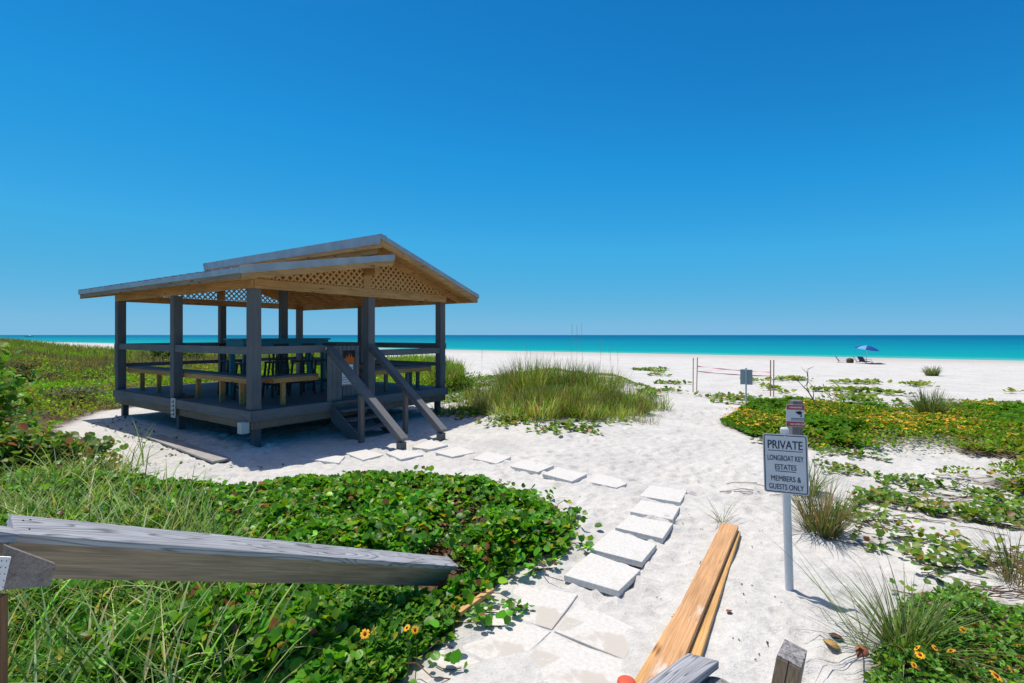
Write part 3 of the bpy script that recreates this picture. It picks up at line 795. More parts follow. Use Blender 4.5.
# left platform rail stub: cap, beam, plate, cut board, post
sr, SLn = board_frame('platform_rail', P3(-90, 512, 1.75), P3(12.5, 527, 1.98), (.75,-.66,0))
tag(sr, 'end of a grey platform rail at the left edge, meeting the sloping handrail', 'handrail')
ys2 = 1 if (sr.matrix_world.to_3x3() @ Vector((0,1,0))).dot(nv) > 0 else -1
def yb2(a, c_): return (min(a*ys2, c_*ys2), max(a*ys2, c_*ys2))
y0, y1 = yb2(0, .10); MB().box(0, SLn-.004, y0, y1, -.036, 0).build('cap_board', M_cap, sr, .003)
y0, y1 = yb2(.03, .09); MB().box(0, SLn-.012, y0, y1, -.10, -.037).build('side_board', M_side, sr, .003)
def plate8(name, pts, th, mt, parent, bev=.002):
    """flat piece through 4 world points, given thickness away from camera"""
    p = [Vector(q) for q in pts]; nn_ = (p[1]-p[0]).cross(p[3]-p[0]).normalized()
    if nn_.y < 0: nn_ = -nn_
    o = MB().hexa(p+[q+nn_*th for q in p]).build(name, mt, None, bev)
    if parent:
        o.parent = parent; o.matrix_parent_inverse = parent.matrix_world.inverted()
    return o
bpy.context.view_layer.update()
cb = plate8('cut_board', [P3(4,590,1.83), P3(51,586,1.94), P3(56.5,564.5,1.94), P3(6,546,1.83)], .035, M_cut, sr)
pl = plate8('metal_plate', [P3(-12,594,1.79), P3(3,590,1.80), P3(11,557,1.81), P3(-10,556,1.79)], .003, M_steel, sr)
b = MB()
for i in range(5):
    for j in range(2):
        q = P3(-2+i*.9+j*5, 587-i*6.5, 1.788+.003*i); b.tube([q, q+Vector((0,-.0008,0))], .0022, 8)
o = b.build('nail_hole', M_black, None); o.parent = sr; o.matrix_parent_inverse = sr.matrix_world.inverted()
q = P3(-4, 596, 1.97); wpost('support_post', q.x, q.y, -.2, q.z, wood('reddish_post', (.25,.12,.06), (.33,.17,.09), axis=2, knots=False), sr, .05)

# right rail end: near-level board whose cap ends in view
Pr = P3(688, 652.5, 2.25); Pr2 = Vector((Pr.x-1.17*.9, Pr.y-1.0*.9, Pr.z+.05))
rr, RL = board_frame('stair_rail', Pr2, Pr, (.65,-.76,0))
tag(rr, 'end of the blue grey stair rail at the bottom edge, over the pine planks', 'handrail')
ys3 = 1 if (rr.matrix_world.to_3x3() @ Vector((0,1,0))).dot(Vector((.65,-.76,0))) > 0 else -1
def yb3(a, c_): return (min(a*ys3, c_*ys3), max(a*ys3, c_*ys3))
y0, y1 = yb3(0, .115)
xa, xb = (RL, RL+.055) if ys3 > 0 else (RL+.055, RL)
MB().hexa([(0,y0,-.036),(xa,y0,-.036),(xb,y1,-.036),(0,y1,-.036),(0,y0,0),(xa,y0,0),(xb,y1,0),(0,y1,0)]).build('cap_board', M_cap, rr, .005)
y0, y1 = yb3(.045, .085); MB().box(0, RL-.02, y0, y1, -.17, -.039).build('side_board', M_side, rr, .004)
q = Pr+Vector((.075-.12, -.065-.10, 0)); wpost('support_post', q.x, q.y, -.2, q.z-.06, M_log, rr, .09, .7)

# weathered square post, leaning, bottom right
o = MB()
cor = [Vector((*G(a_, b_, .80), .80)) for a_, b_ in ((776.6,655),(801.5,668),(807.4,650.8),(784.7,638.8))]
cen = sum(cor, Vector())/4; lean = Vector((-.20, -.02, -.95))
def post_ring(z_, g_=1.0): return [tuple((c_-cen)*g_+lean*(z_/-.95)*1.0) for c_ in cor]
b = MB().hexa([tuple(Vector(q_)) for q_ in post_ring(-.95)]+post_ring(-.004)).build('timber_post', M_log, None, .005)
b.location = cen
tag(b, 'short weathered square timber post with a cracked grey top at the bottom edge', 'post')
MB().hexa(post_ring(-.0038, .985)+post_ring(.002, .985)).build('end_grain', M_end, b, .002)
k0 = (cor[0]-cen)*.5+(cor[1]-cen)*.5
MB().tube([tuple(k0*1.005+lean*.20), tuple(k0*1.005+Vector((0,0,.001))), tuple(k0*.4+Vector((0,0,.0018)))], .0016, 5).build('crack', M_black, b)
# round log post beside it
lp = P3(717, 688, 2.12)
b = MB().lathe((0,0,0), [(.085,-1.0),(.083,-.01),(.07,0)], 24).build('log_post', M_log, None, 0, False); b.location = (lp.x, lp.y, lp.z)
tag(b, 'round log post under the stair rail end at the bottom edge', 'post')
MB().lathe((0,0,.001), [(.068,0),(.066,.004)], 24).build('end_grain', M_end, b)
b = MB().lathe((0,0,0), [(.03,-.55),(.032,-.10),(.040,-.04),(.042,0),(.039,.008),(.028,.012),(.0,.013)], 24).build('marker_stake', mat('red_plastic', (.62,.10,.05), .45, .4), None, 0, True)
q = P3(626.5, 682.5, 2.3); b.location = q
tag(b, 'round topped red orange plastic stake cap at the bottom edge beside the planks', 'stake')
b.data.transform(Matrix.Scale(1.0, 4, (0,0,1))); MB().tube([(0,0,-.5),(0,0,-q.z-.1)], .02, 8).build('shaft', M_oldpost, b)

# ================================================================== PLANKS, SLABS
M_plank = wood('new_pine_plank', (.56,.30,.135), (.68,.40,.20), (.25,.11,.04), axis=0, scale=1.0, bumps=.2)
M_plank2 = wood('yellow_pine_plank', (.62,.36,.12), (.70,.43,.18), (.25,.11,.04), axis=0, scale=1.0, bumps=.2)
_b = M_plank; _s = noise(_b, coords(_b, 'Object', (1.2, 4, 4)), 1.7, 4, .6)
_lnk = BS(_b).inputs['Base Color'].links[0].from_socket
L(_b, mixc(_b, ramp(_b, _s.outputs[0], [(.60,(0,0,0)),(.70,(.75,.75,.75))]).outputs[0], _lnk, (.66,.62,.57)), BS(_b).inputs['Base Color'])
def plank(name, a, b_, w, th, zb, mt, label, group):
    a = Vector((*a, 0)); b_ = Vector((*b_, 0)); Ln = (b_-a).length
    o = MB().box(0, Ln, -w/2, w/2, 0, th).build(name, mt, None, .005)
    o.location = (a.x, a.y, zb); o.rotation_euler = (0, 0, math.atan2(b_.y-a.y, b_.x-a.x)); tag(o, label, 'plank', group); return o
pd = Vector((.512,.859)); pn = Vector((.859,-.512))
far = Vector((2.293,5.385)); nearp = far-pd*3.55
plank('timber_plank', nearp, far, .165, .045, .068, M_plank, 'widest fresh pine plank on top of the stack, with a pale sandy smear', 'pine planks on the sand')
plank('timber_plank', nearp-pn*.045+pd*.1-pn*.04, far-pd*1.75-pn*.02, .16, .045, .020, M_plank2, 'yellow pine plank showing along the left edge under the wide plank', 'pine planks on the sand')
plank('timber_plank', nearp+pn*.115, far+pn*.045-pd*.02, .12, .045, .020, M_plank2, 'narrower pine plank lying on the sand along the right of the wide plank', 'pine planks on the sand')
plank('timber_strip', G(458,623), G(492,598), .05, .035, .05, M_plank2, 'short yellow timber strip at the edge of the vines beside the paving', 'small timber')
ob = plank('timber_board', G(154,438), G(222,463), .28, .035, .02, wood('grey_sand_board', (.30,.29,.28), (.42,.41,.40), axis=0, knots=False), 'long grey board lying on the sand beside the gazebo shadow', 'small timber')
for o in (o for o in bpy.data.objects if o.name.startswith('timber_str') or o.name.startswith('timber_board')):
    if 'group' in o: del o['group']

def slabmat(name, base, stain, amt):
    m = mat(name, base, .9, .12)
    v = coords(m, 'Object'); a = noise(m, v, 2.6, 6, .62, .4); b_ = noise(m, v, 30, 4, .7); d_ = noise(m, v, 160, 2, .6)
    c = ramp(m, b_.outputs[0], [(.3, tuple(x*.84 for x in base)), (.65, tuple(min(1, x*1.06) for x in base))]).outputs[0]
    c = mixc(m, .4, c, ramp(m, d_.outputs[0], [(.3,(.72,.72,.72)),(.6,(1.05,1.05,1.05))]).outputs[0], 'MULTIPLY')
    c = mixc(m, ramp(m, a.outputs[0], [(amt,(0,0,0)),(amt+.06,(.85,.85,.85))]).outputs[0], c, stain)
    L(m, c, BS(m).inputs['Base Color']); L(m, bump(m, b_.outputs[0], .3, .004, bump(m, d_.outputs[0], .4, .0015)), BS(m).inputs['Normal'])
    return m
M_slab = slabmat('white_concrete_slab', (.64,.64,.62), (.55,.545,.52), .60)
M_flag = slabmat('sandy_flagstone', (.64,.635,.61), (.49,.465,.42), .50)
def slab(px4, ztop, th, mt, label, grp, tilt=None, name='paving_slab'):
    q = [G(a, b_, ztop) for a, b_ in px4]; cx_ = sum(a for a, _ in q)/4; cy_ = sum(b_ for _, b_ in q)/4
    zs = tilt or (0,0,0,0)
    ar = sum(q[i][0]*q[(i+1)%4][1]-q[(i+1)%4][0]*q[i][1] for i in range(4))
    idx = range(4) if ar > 0 else (3,2,1,0)
    bm_ = MB().hexa([(q[i][0]-cx_, q[i][1]-cy_, -th+zs[i]) for i in idx]+[(q[i][0]-cx_, q[i][1]-cy_, zs[i]) for i in idx])
    o = bm_.build(name, mt, None, .006); o.location = (cx_, cy_, ztop); o['label'] = label; o['category'] = 'slab'; o['group'] = grp; return o
SG = 'concrete slabs of the stepping path'
defs = [
 ([(590.7,552),(640.8,569),(618.8,591),(563.8,574)], .075, 'largest, nearest white path slab, raised, beside the tip of the vines'),
 ([(612.7,529),(656.7,543.8),(642,561),(590,548.6)], .085, 'second white path slab, overlapping behind the nearest one'),
 ([(631,514.4),(673,523),(662.8,537.6),(615,526.6)], .075, 'third white path slab counting from the nearest'),
 ([(641,499.7),(680,507),(672.6,519),(630,511)], .065, 'fourth white path slab counting from the nearest'),
 ([(650.6,485),(687,491),(680.4,502.4),(639.6,495.5)], .06, 'fifth white path slab, at the bend toward the gazebo'),
 ([(598,474),(631.5,481),(616.8,488),(587,481)], .055, 'sixth path slab, first after the bend toward the gazebo'),
 ([(557.6,466.7),(587,473.5),(572,481),(542.5,474)], .065, 'seventh path slab, with a dark shaded front edge'),
 ([(523,459),(554,465.5),(538,472),(510,466)], .065, 'eighth path slab, left of the one with the dark front edge'),
 ([(486,451.5),(511,456.4),(496.5,463),(473,458)], .05, 'path slab half hidden by the tip of the vines'),
 ([(435.4,452.5),(459,446),(475,452.0),(452.6,456.8)], .055, 'thin path slab just right of the gazebo right handrail foot'),
 ([(412,447),(430,439.5),(448,445),(430,449.5)], .06, 'path slab directly between the feet of the two gazebo handrails'),
 ([(386,452.5),(402,448),(423.6,454.6),(401,459.5)], .055, 'path slab below the left gazebo handrail foot'),
 ([(345,453),(366,449),(384,455),(363,459.5)], .05, 'path slab in the sun just left of the gazebo handrail foot'),
 ([(309,459),(319.4,454.6),(345,455.7),(339,463)], .055, 'leftmost path slab, at the edge of the gazebo shadow'),
]
for i, (q, zt, lb) in enumerate(defs):
    c0 = G(sum(a for a, _ in q)/4, sum(b_ for _, b_ in q)/4, zt); gl = float(np.mean(gz(c0[0]+np.array([-.15,.15,0,0,0]), c0[1]+np.array([0,0,-.12,.12,0]))))
    zt = gl+(.050,.056,.050,.044,.038,.026,.042,.038,.028,.028,.032,.030,.028,.028)[i]
    slab(q, zt, .055, M_slab, lb, SG, tilt=[random.uniform(-.008,.008) for _ in range(4)])
FG = 'large flagstones at the foot of the stairs'
fl = [
 ([(519,583),(578,594),(552,629),(491,611)], .026, 'farthest large flagstone, its corner under the vines'),
 ([(580,601),(640,630),(625,659.5),(554,630.5)], .029, 'right large flagstone with a broken dark right edge'),
 ([(490,613),(551,631),(509,671),(446,642)], .025, 'left large flagstone with a tan sandy patch'),
 ([(552,632.5),(631.6,664.6),(614,700),(511,673)], .028, 'front right large flagstone, nearest the planks'),
 ([(443,645),(508,673),(490,712),(412,690)], .027, 'front left large flagstone at the bottom edge by the flowers'),
]
for q, zt, lb in fl: slab(q, zt, .05, M_flag, lb, FG, name='flagstone')

# ================================================================== SIGNS
M_face = mat('sign_face', (.60,.62,.65), .45, .4)
_n = noise(M_face, coords(M_face), 9, 4, .6); L(M_face, ramp(M_face, _n.outputs[0], [(.3,(.54,.56,.59)),(.7,(.63,.65,.68))]).outputs[0], BS(M_face).inputs['Base Color'])
M_ink = mat('navy_ink', (.025,.04,.085), .5, .3)
M_red = mat('faded_red', (.42,.08,.08), .55, .3)
def text(body, size, w, x, z, y, parent, mt, name='lettering', th=.0008, bold=.0013):
    """text mesh lying in the xz plane, centred on x, baseline z, stretched to width w"""
    cu = bpy.data.curves.new(name, 'FONT'); cu.body = body; cu.size = size; cu.align_x = 'CENTER'; cu.extrude = th
    to = bpy.data.objects.new(name, cu); COL.objects.link(to); bpy.context.view_layer.update()
    me = bpy.data.meshes.new_from_object(to); bpy.data.objects.remove(to)
    xs = [v.co.x for v in me.vertices]; k = w/(max(xs)-min(xs)); mid = (max(xs)+min(xs))/2
    me.transform(Matrix(((k,0,0,x-mid*k),(0,0,-1,y),(0,1,0,z),(0,0,0,1))))
    b_ = MB(); n_ = len(me.vertices)                 # heavier strokes: three copies side by side
    for k_, dx_ in enumerate((-bold, 0, bold)):
        b_.v += [(v.co.x+dx_, v.co.y-.0003*k_, v.co.z+dx_*.4) for v in me.vertices]; b_.f += [tuple(i+n_*k_ for i in p.vertices) for p in me.polygons]
    return b_.build(name, mt, parent)
base = G(789.5, 590); sg = empty('private_sign', (base[0], base[1], 0), rot=(0, R(-1.6), R(-28)))
tag(sg, 'white metal sign reading PRIVATE with navy border on a round white pole', 'sign')
MB().tube([(0,0,-.2),(0,0,.8),(0,0,1.30)], .0315, 20).lathe((0,0,1.295),[(.033,0),(.033,.03),(.026,.04)],20).build('pole', mat('pole_white', (.62,.64,.66), .4, .4), sg, 0, False)
W2, Z0, Z1 = .163, .80, 1.285
def rrect(x0, x1, z0, z1, y0, y1, r, n=5):
    pts = []
    for cx_, cz_, a0 in ((x1-r, z1-r, 0), (x0+r, z1-r, 90), (x0+r, z0+r, 180), (x1-r, z0+r, 270)):
        for i in range(n+1):
            a = R(a0+90*i/n); pts.append((cx_+r*math.cos(a), cz_+r*math.sin(a)))
    b = MB(); b.v = [(x, y0, z) for x, z in pts]+[(x, y1, z) for x, z in pts]; k = len(pts)
    b.f = [tuple(range(k)), tuple(range(2*k-1, k-1, -1))]+[(i, (i+1) % k, k+(i+1) % k, k+i) for i in range(k)]
    return b
def rframe(x0, x1, z0, z1, y0, y1, r, w, n=5):
    def ring(x0, x1, z0, z1, r):
        out = []
        for cx_, cz_, a0 in ((x1-r, z1-r, 0), (x0+r, z1-r, 90), (x0+r, z0+r, 180), (x1-r, z0+r, 270)):
            for i in range(n+1):
                a = R(a0+90*i/n); out.append((cx_+r*math.cos(a), cz_+r*math.sin(a)))
        return out
    A_ = ring(x0, x1, z0, z1, r); B_ = ring(x0+w, x1-w, z0+w, z1-w, max(r-w, .002)); k = len(A_); b = MB()
    b.v = [(x, y0, z) for x, z in A_]+[(x, y0, z) for x, z in B_]+[(x, y1, z) for x, z in A_]+[(x, y1, z) for x, z in B_]
    for i in range(k):
        j = (i+1) % k; b.f += [(i, j, k+j, k+i), (2*k+i, 3*k+i, 3*k+j, 2*k+j), (i, 2*k+i, 2*k+j, j), (k+i, k+j, 3*k+j, 3*k+i)]
    return b
rrect(-W2, W2, Z0, Z1, -.037, -.034, .02).build('sign_panel', M_face, sg)
rframe(-W2+.008, W2-.008, Z0+.008, Z1-.008, -.0385, -.0372, .016, .007).build('border', M_ink, sg)
text('PRIVATE', .098, .252, .0, 1.165, -.038, sg, M_ink)
text('LONGBOAT KEY', .062, .26, .0, 1.068, -.038, sg, M_ink, bold=.0006)
text('ESTATES', .062, .155, .0, .994, -.038, sg, M_ink, bold=.0006)
text('MEMBERS &', .062, .215, .0, .900, -.038, sg, M_ink, bold=.0006)
text('GUESTS ONLY', .062, .25, .0, .832, -.038, sg, M_ink, bold=.0006)
MB().box(-.126, .126, -.039, -.0375, 1.146, 1.151).build('underline', M_ink, sg)
MB().box(-.075, .075, -.039, -.0375, .978, .983).build('underline', M_ink, sg)
b = MB()
for z_ in (1.265, .825): b.lathe((0,0,0), [(.006,0),(.006,.002)], 10)
b.v = [(x, -.0385-(zz), (1.268 if i < len(b.v)//2 else .818)+y) for i, (x, y, zz) in enumerate(b.v)]
b.build('bolt', M_steel, sg)
# camera warning sign on its grey post
q = P3(794.5, 488, 6.95); cs = empty('camera_sign', (q.x, q.y, 0), rot=(0, R(1.0), R(-8)))
tag(cs, 'small red and white camera warning sign on a square grey timber post', 'sign')
MB().box(-.065, .065, -.065, .065, -.2, 1.215).build('post', wood('grey_sign_post', (.16,.16,.17), (.24,.235,.24), axis=2, knots=False), cs, .008)
sp_ = MB().box(-.15, .078, -.074, -.069, .865, 1.165).build('sign_panel', mat('sign_white', (.62,.62,.66), .5, .3), cs, .001)
MB().box(-.146, .074, -.078, -.0745, 1.095, 1.160).build('red_band', M_red, sp_)
MB().box(-.146, .074, -.078, -.0745, .870, .935).build('red_band', M_red, sp_)
MB().box(-.115, .045, -.0805, -.0785, 1.118, 1.138).build('band_print', mat('pink_print', (.6,.45,.45), .6), sp_)
b = MB(); b.box(-.1,-.05,-.0805,-.0785,.89,.915); b.box(-.04,.03,-.0805,-.0785,.89,.915); b.box(.04,.09,-.0805,-.0785,.89,.915); b.build('band_print', mat('pink_print2', (.6,.40,.40), .6), sp_)
b = MB()
for i in range(14):
    a = 2*math.pi*i/14; b.v.append((.015+.032*math.cos(a), -.079, 1.055+.024*math.sin(a)))
for i in range(14):
    a = 2*math.pi*i/14; b.v.append((.015+.032*math.cos(a), -.0745, 1.055+.024*math.sin(a)))
b.f = [tuple(range(14)), tuple(range(27,13,-1))]+[(i,(i+1)%14,14+(i+1)%14,14+i) for i in range(14)]
b.box(-.03, -.012, -.079, -.0745, 1.05, 1.07).box(.03, .045, -.079, -.0745, 1.0, 1.03)
b.box(-.09, .08, -.079, -.0745, .975, .981).box(-.09, .07, -.079, -.0745, .955, .961)
b.build('camera_symbol', M_black, sp_)
# twin panel sign seen from behind, farther down the path
q = G(746, 403); bs = empty('path_sign', (q[0], q[1], 0), R(-6))
tag(bs, 'grey back of a sign on a thin pole near the pink beach tape', 'sign')
MB().box(-.02, .02, -.02, .02, -.2, 1.08).build('pole', M_steel, bs)
MB().hexa([(-.18,-.03,.575),(0,.023,.575),(0,.027,.575),(-.18,-.026,.575),(-.18,-.03,1.04),(0,.023,1.04),(0,.027,1.04),(-.18,-.026,1.04)]).build('sign_panel', mat('sign_back_light', (.42,.46,.49), .5, .3), bs)
MB().hexa([(.002,.023,.565),(.18,-.03,.565),(.18,-.026,.565),(.002,.027,.565),(.002,.023,1.03),(.18,-.03,1.03),(.18,-.026,1.03),(.002,.027,1.03)]).build('sign_panel', mat('sign_back_dark', (.34,.385,.42), .5, .3), bs)
# stakes with pink tape
M_stake = mat('stake_wood', (.40,.25,.17), .85, .1)
stakes = []
for px, py, tp, tx, lb in ((693,391.5,358,693.3,'leftmost thin wooden stake, straight, of the pink tape barrier'),(696.6,391,357.5,697.4,'leaning thin stake just right of the leftmost one'),
                           (770.4,396.5,360,770.6,'left stake of the right hand pair holding the pink tape'),(773.6,397,360,773.8,'rightmost thin stake of the pink tape barrier')):
    q = G(px, py); top = P3(tx, tp, q[1])
    o = MB().beam((0,0,-.15), (top.x-q[0], 0, top.z), .028, .028, up=(0,1,0)).build('stake', M_stake, None, .003); o.location = (q[0], q[1], 0)
    tag(o, lb, 'stake', 'stakes of the beach barrier'); stakes.append((q, top))
M_pink = mat('pink_tape', (.90,.38,.45), .5, .3)
for k_, (z0_, z1_, lb) in enumerate(((.93,.83,'upper pink barrier tape strung between the wooden stakes'),(.74,.70,'lower pink barrier tape strung between the wooden stakes'))):
    a = Vector((stakes[1][0][0]+.02, stakes[1][0][1]-.02, z0_)); c_ = Vector((stakes[2][0][0]-.02, stakes[2][0][1]-.02, z1_)); b = MB(); n = 28
    for i in range(n+1):
        u = i/n; p = a.lerp(c_, u); p.z -= .03*4*u*(1-u)
        tw = math.sin(u*9+k_*2)*.9; hw = .020
        b.v += [(p.x, p.y-math.sin(tw)*hw, p.z-math.cos(tw)*hw), (p.x, p.y+math.sin(tw)*hw, p.z+math.cos(tw)*hw)]
    for i in range(n): b.f.append((2*i, 2*i+2, 2*i+3, 2*i+1))
    tag(b.build('barrier_tape', M_pink), lb, 'tape', 'pink barrier tapes')
# dead branch
M_dead = mat('dead_wood', (.16,.12,.10), .9, .1)
q = G(818, 412); b = MB()
def branch(p, d_, ln, r_, lv):
    pts = [Vector(p)]; d_ = Vector(d_).normalized()
    for i in range(4):
        d_ = (d_+Vector((random.uniform(-.4,.4), random.uniform(-.3,.3), random.uniform(-.2,.35)))).normalized(); pts.append(pts[-1]+d_*ln/4)
        if lv and i > 0: branch(pts[-1], d_+Vector((random.choice((-1,1))*1.0, random.uniform(-.5,.5), random.uniform(-.3,.4))), ln*.55, r_*.55, lv-1)
    b.tube(pts, [r_, r_*.85, r_*.7, r_*.5, r_*.2], 5)
branch((.12,0,-.05), (-.35,0,1), .85, .028, 2); branch((.15,.05,-.05), (.2,0,1), .45, .02, 2); branch((0,.0,.0), (-.8,0,.6), .4, .02, 1)
o = b.build('dead_branch', M_dead); o.location = (q[0], q[1], float(gz(q[0], q[1])))
tag(o, 'bare dead driftwood branch standing in the vines behind the camera sign', 'branch')

# ================================================================== BEACH UMBRELLA GROUP
q = G(868, 363); uY = q[1]
um = empty('beach_umbrella', (q[0]-.1, uY, 0)); tag(um, 'low blue beach umbrella with one pale panel on the sand', 'umbrella')
M_blue = mat('umbrella_blue', (.02,.07,.30), .7, .1); M_pale = mat('umbrella_pale', (.14,.38,.60), .7, .1)
def canopy_sector(a0, a1, mt):
    b = MB(); n = 3; rings = [(0,.28),(.28,.245),(.56,.15),(.80,0)]
    for r_, z_ in rings:
        for i in range(n+1):
            a = a0+(a1-a0)*i/n; b.v.append((r_*math.cos(a), r_*math.sin(a), z_))
    for j in range(3):
        for i in range(n): b.f.append((j*(n+1)+i, j*(n+1)+i+1, (j+1)*(n+1)+i+1, (j+1)*(n+1)+i))
    o = b.build('canopy_panel', mt, um, 0); o.location = (0,0,1.04); o.rotation_euler = (R(8), R(6), 0)
    s = o.modifiers.new('solid', 'SOLIDIFY'); s.thickness = .006
for i in range(8): canopy_sector(i*math.pi/4+.1, (i+1)*math.pi/4+.1, M_pale if i == 4 else M_blue)
MB().tube([(-.05,0,-.3),(.03,0,1.30)], .018, 8).build('pole', M_white, um)
def low_chair(px, py, mt, label, rz, w=.5):
    q = G(px, py); o = empty('beach_chair', (q[0], q[1], float(gz(*q))), rz); tag(o, label, 'chair', 'low chairs by the umbrella')
    MB().hexa([(-w/2,-.25,.14),(w/2,-.25,.14),(w/2,.25,.10),(-w/2,.25,.10),(-w/2,-.25,.165),(w/2,-.25,.165),(w/2,.25,.125),(-w/2,.25,.125)]).build('seat', mt, o)
    MB().hexa([(-w/2,.23,.10),(w/2,.23,.10),(w/2,.50,.52),(-w/2,.50,.52),(-w/2,.255,.10),(w/2,.255,.10),(w/2,.525,.52),(-w/2,.525,.52)]).build('backrest', mt, o)
    b = MB()
    for x_ in (-w/2-.015, w/2+.015):
        b.tube([(x_,-.26,0),(x_,-.26,.16),(x_,.26,.10),(x_,.53,.54)], .012, 6); b.tube([(x_,.26,.10),(x_,.34,0)], .012, 6); b.tube([(x_,-.26,.16),(x_,-.2,.3),(x_,.38,.3)], .012, 6)
    b.build('frame', M_steel, o)
low_chair(843, 362.3, mat('chair_grey_cloth', (.30,.27,.27), .8), 'grey low beach chair, leftmost by the umbrella', R(50))
low_chair(861, 363, mat('chair_dark_cloth', (.04,.045,.06), .8), 'dark low beach chair below the umbrella canopy', R(60))
low_chair(866, 363.2, mat('chair_navy_cloth', (.03,.03,.07), .8), 'navy low beach chair, rightmost under the umbrella', R(100))
q = G(850, 362.6)
b = MB().lathe((0,0,0), [(.20,0),(.24,.08),(.24,.26),(.18,.34),(.06,.38)], 12).build('beach_bag', mat('brown_bag', (.10,.07,.04), .9), None, 0, True); b.location = (q[0], q[1], float(gz(*q)))
tag(b, 'rounded brown beach bag between the grey chair and the umbrella', 'bag')
q = G(874.5, 364); b = MB(); n = 12
for i in range(n+1):
    for j in range(5):
        b.v.append((-.55+1.1*i/n, -.4+.8*j/4, .03+.20*max(0, fbm(i*.5, j*.7, 2)-.35)*(1 if 0 < i < n and 0 < j < 4 else 0)))
for i in range(n):
    for j in range(4): b.f.append((i*5+j, i*5+5+j, i*5+6+j, i*5+1+j))
o = b.build('beach_towel', mat('navy_towel', (.03,.03,.09), .9), None); o.location = (q[0], q[1], float(gz(*q))+.01)
s = o.modifiers.new('solid', 'SOLIDIFY'); s.thickness = .02
tag(o, 'crumpled navy towel spread on the sand right of the beach chairs', 'towel')

# small motor boat far out at the left
q = P3(29, 336.9, 640); bo = empty('motor_boat', (q.x, q.y, -.30), R(20)); tag(bo, 'tiny white motor boat far out on the sea at the left', 'boat')
b = MB(); sec = [(-4.2,1.3,0,1.1),(-1,1.4,-.1,1.2),(2.5,1.1,-.05,1.45),(4.6,.05,.4,1.8)]
for x_, w_, zb, zt in sec: b.v += [(x_,-w_*.6,zb),(x_,w_*.6,zb),(x_,w_,zt),(x_,-w_,zt)]
for i in range(3):
    for j in range(4): b.f.append((4*i+j, 4*i+4+j, 4*i+4+(j+1)%4, 4*i+(j+1)%4))
b.f += [(0,1,2,3),(15,14,13,12)]; b.build('hull', M_white, bo)
MB().hexa([(-1,-.9,1.15),(1.6,-.8,1.2),(1.6,.8,1.2),(-1,.9,1.15),(-1,-.7,2.4),(.8,-.6,2.3),(.8,.6,2.3),(-1,.7,2.4)]).build('cabin', M_white, bo)

# ================================================================== PLANTS
def heights(P2, lo, hi, s=.5):
    """canopy z for points: mound shape by noise"""
    g_ = gz(P2[:,0], P2[:,1]); top = lo+(hi-lo)*np.clip(fbm(P2[:,0]/s+50, P2[:,1]/s+9, 3)*1.6-.3, 0, 1)
    return g_, top
def dist_edge(P2, poly):
    d_ = np.full(len(P2), 1e9); a = np.array(poly)
    for i in range(len(a)):
        p, q_ = a[i], a[(i+1) % len(a)]; e_ = q_-p; L2 = (e_**2).sum()+1e-9
        t_ = np.clip(((P2-p)@e_)/L2, 0, 1); d_ = np.minimum(d_, np.hypot(*(P2-(p+t_[:,None]*e_)).T))
    return d_
def mat_leaves(poly, n, size, lo, hi, cols, shape=LEAF_ROUND, tilt=(.0,.8), s=.5, dens=None, rng=RNG, edge=.5, bias=.45):
    P2 = scatter(poly, n, rng, dens); g_, top = heights(P2, lo, hi, s)
    ed = np.clip(dist_edge(P2, poly)/edge, .12, 1)**.6
    z = g_+top*ed*(bias+(1-bias)*rng.random(len(P2))**.6) + .01
    return leaves(np.column_stack([P2, z]), size, cols(len(P2)), shape, tilt, rng)
GREEN = [(6,(.062,.215,.010),.42),(3,(.12,.35,.015),.3),(1.2,(.20,.38,.02),.25),(.5,(.36,.36,.04),.2),(.35,(.22,.09,.04),.3)]
# --- foreground vine mat
near_clip = [(max(min(x, 3), -6.5), max(y, 2.0)) for x, y in veg_mat]
def gap(x, y):
    g1 = fbm(x/.55+7, y/.55+3, 3); left = 0
    return np.clip(1.25*sstep(.31, .47, g1)+.16, 0, 1)*(1-left)
pt = [mat_leaves(near_clip, 44000, .069, .12, .38, lambda n: pick(n, GREEN), LEAF_HD, (.0,1.05), .6, gap, edge=.35, bias=.3)]
pt += [mat_leaves(near_clip, 9000, .06, .05, .18, lambda n: pick(n, [(3,(.04,.12,.01),.3),(1,(.16,.09,.04),.3),(1,(.25,.17,.09),.3)]), LEAF_OVAL, (.0,.9), .6, None, edge=.3)]
# stragglers and upright shoots along the edges
rim = []
a = np.array(near_clip)
for i in range(len(a)-4):
    p, q_ = a[i], a[i+1]; L_ = np.hypot(*(q_-p)); 
    if L_ > 6: continue
    for k_ in range(int(L_*26)):
        rim.append(p+(q_-p)*RNG.random()+RNG.normal(0, .15, 2))
rim = np.array(rim); rim = rim[gap(rim[:,0], rim[:,1]) > .15]
pt.append(leaves(np.column_stack([rim, gz(rim[:,0], rim[:,1])+.02+.13*RNG.random(len(rim))]), .075, pick(len(rim), GREEN), LEAF_HD, (0,1.1)))
V, Fa, C = cat_geo(pt)
mid = V[Fa].mean(1); pr = (mid-np.array(Pe)); along = pr@np.array(-(Pe-Pq).normalized())
zr = Pe.z+np.clip(along, 0, 3)*.39-.20
line = np.array(Pe)[None, :2]+np.clip(along, 0, 3)[:, None]*np.array((-(Pe-Pq).normalized())[:2])
dl = np.hypot(*(mid[:, :2]-line).T)
keep = ~((mid[:, 2] > zr-.05) & (dl < .24) & (along > -.10))
Fa, C = Fa[keep], C[keep]
tag(npmesh('beach_vine_mat', V, Fa, M_leaf, None, C), 'dense mat of round leaved green beach vine filling the left foreground', 'vine', kind='stuff')
rim_pts = [tuple(q_) for q_ in rim[rim[:,1] > 3]]
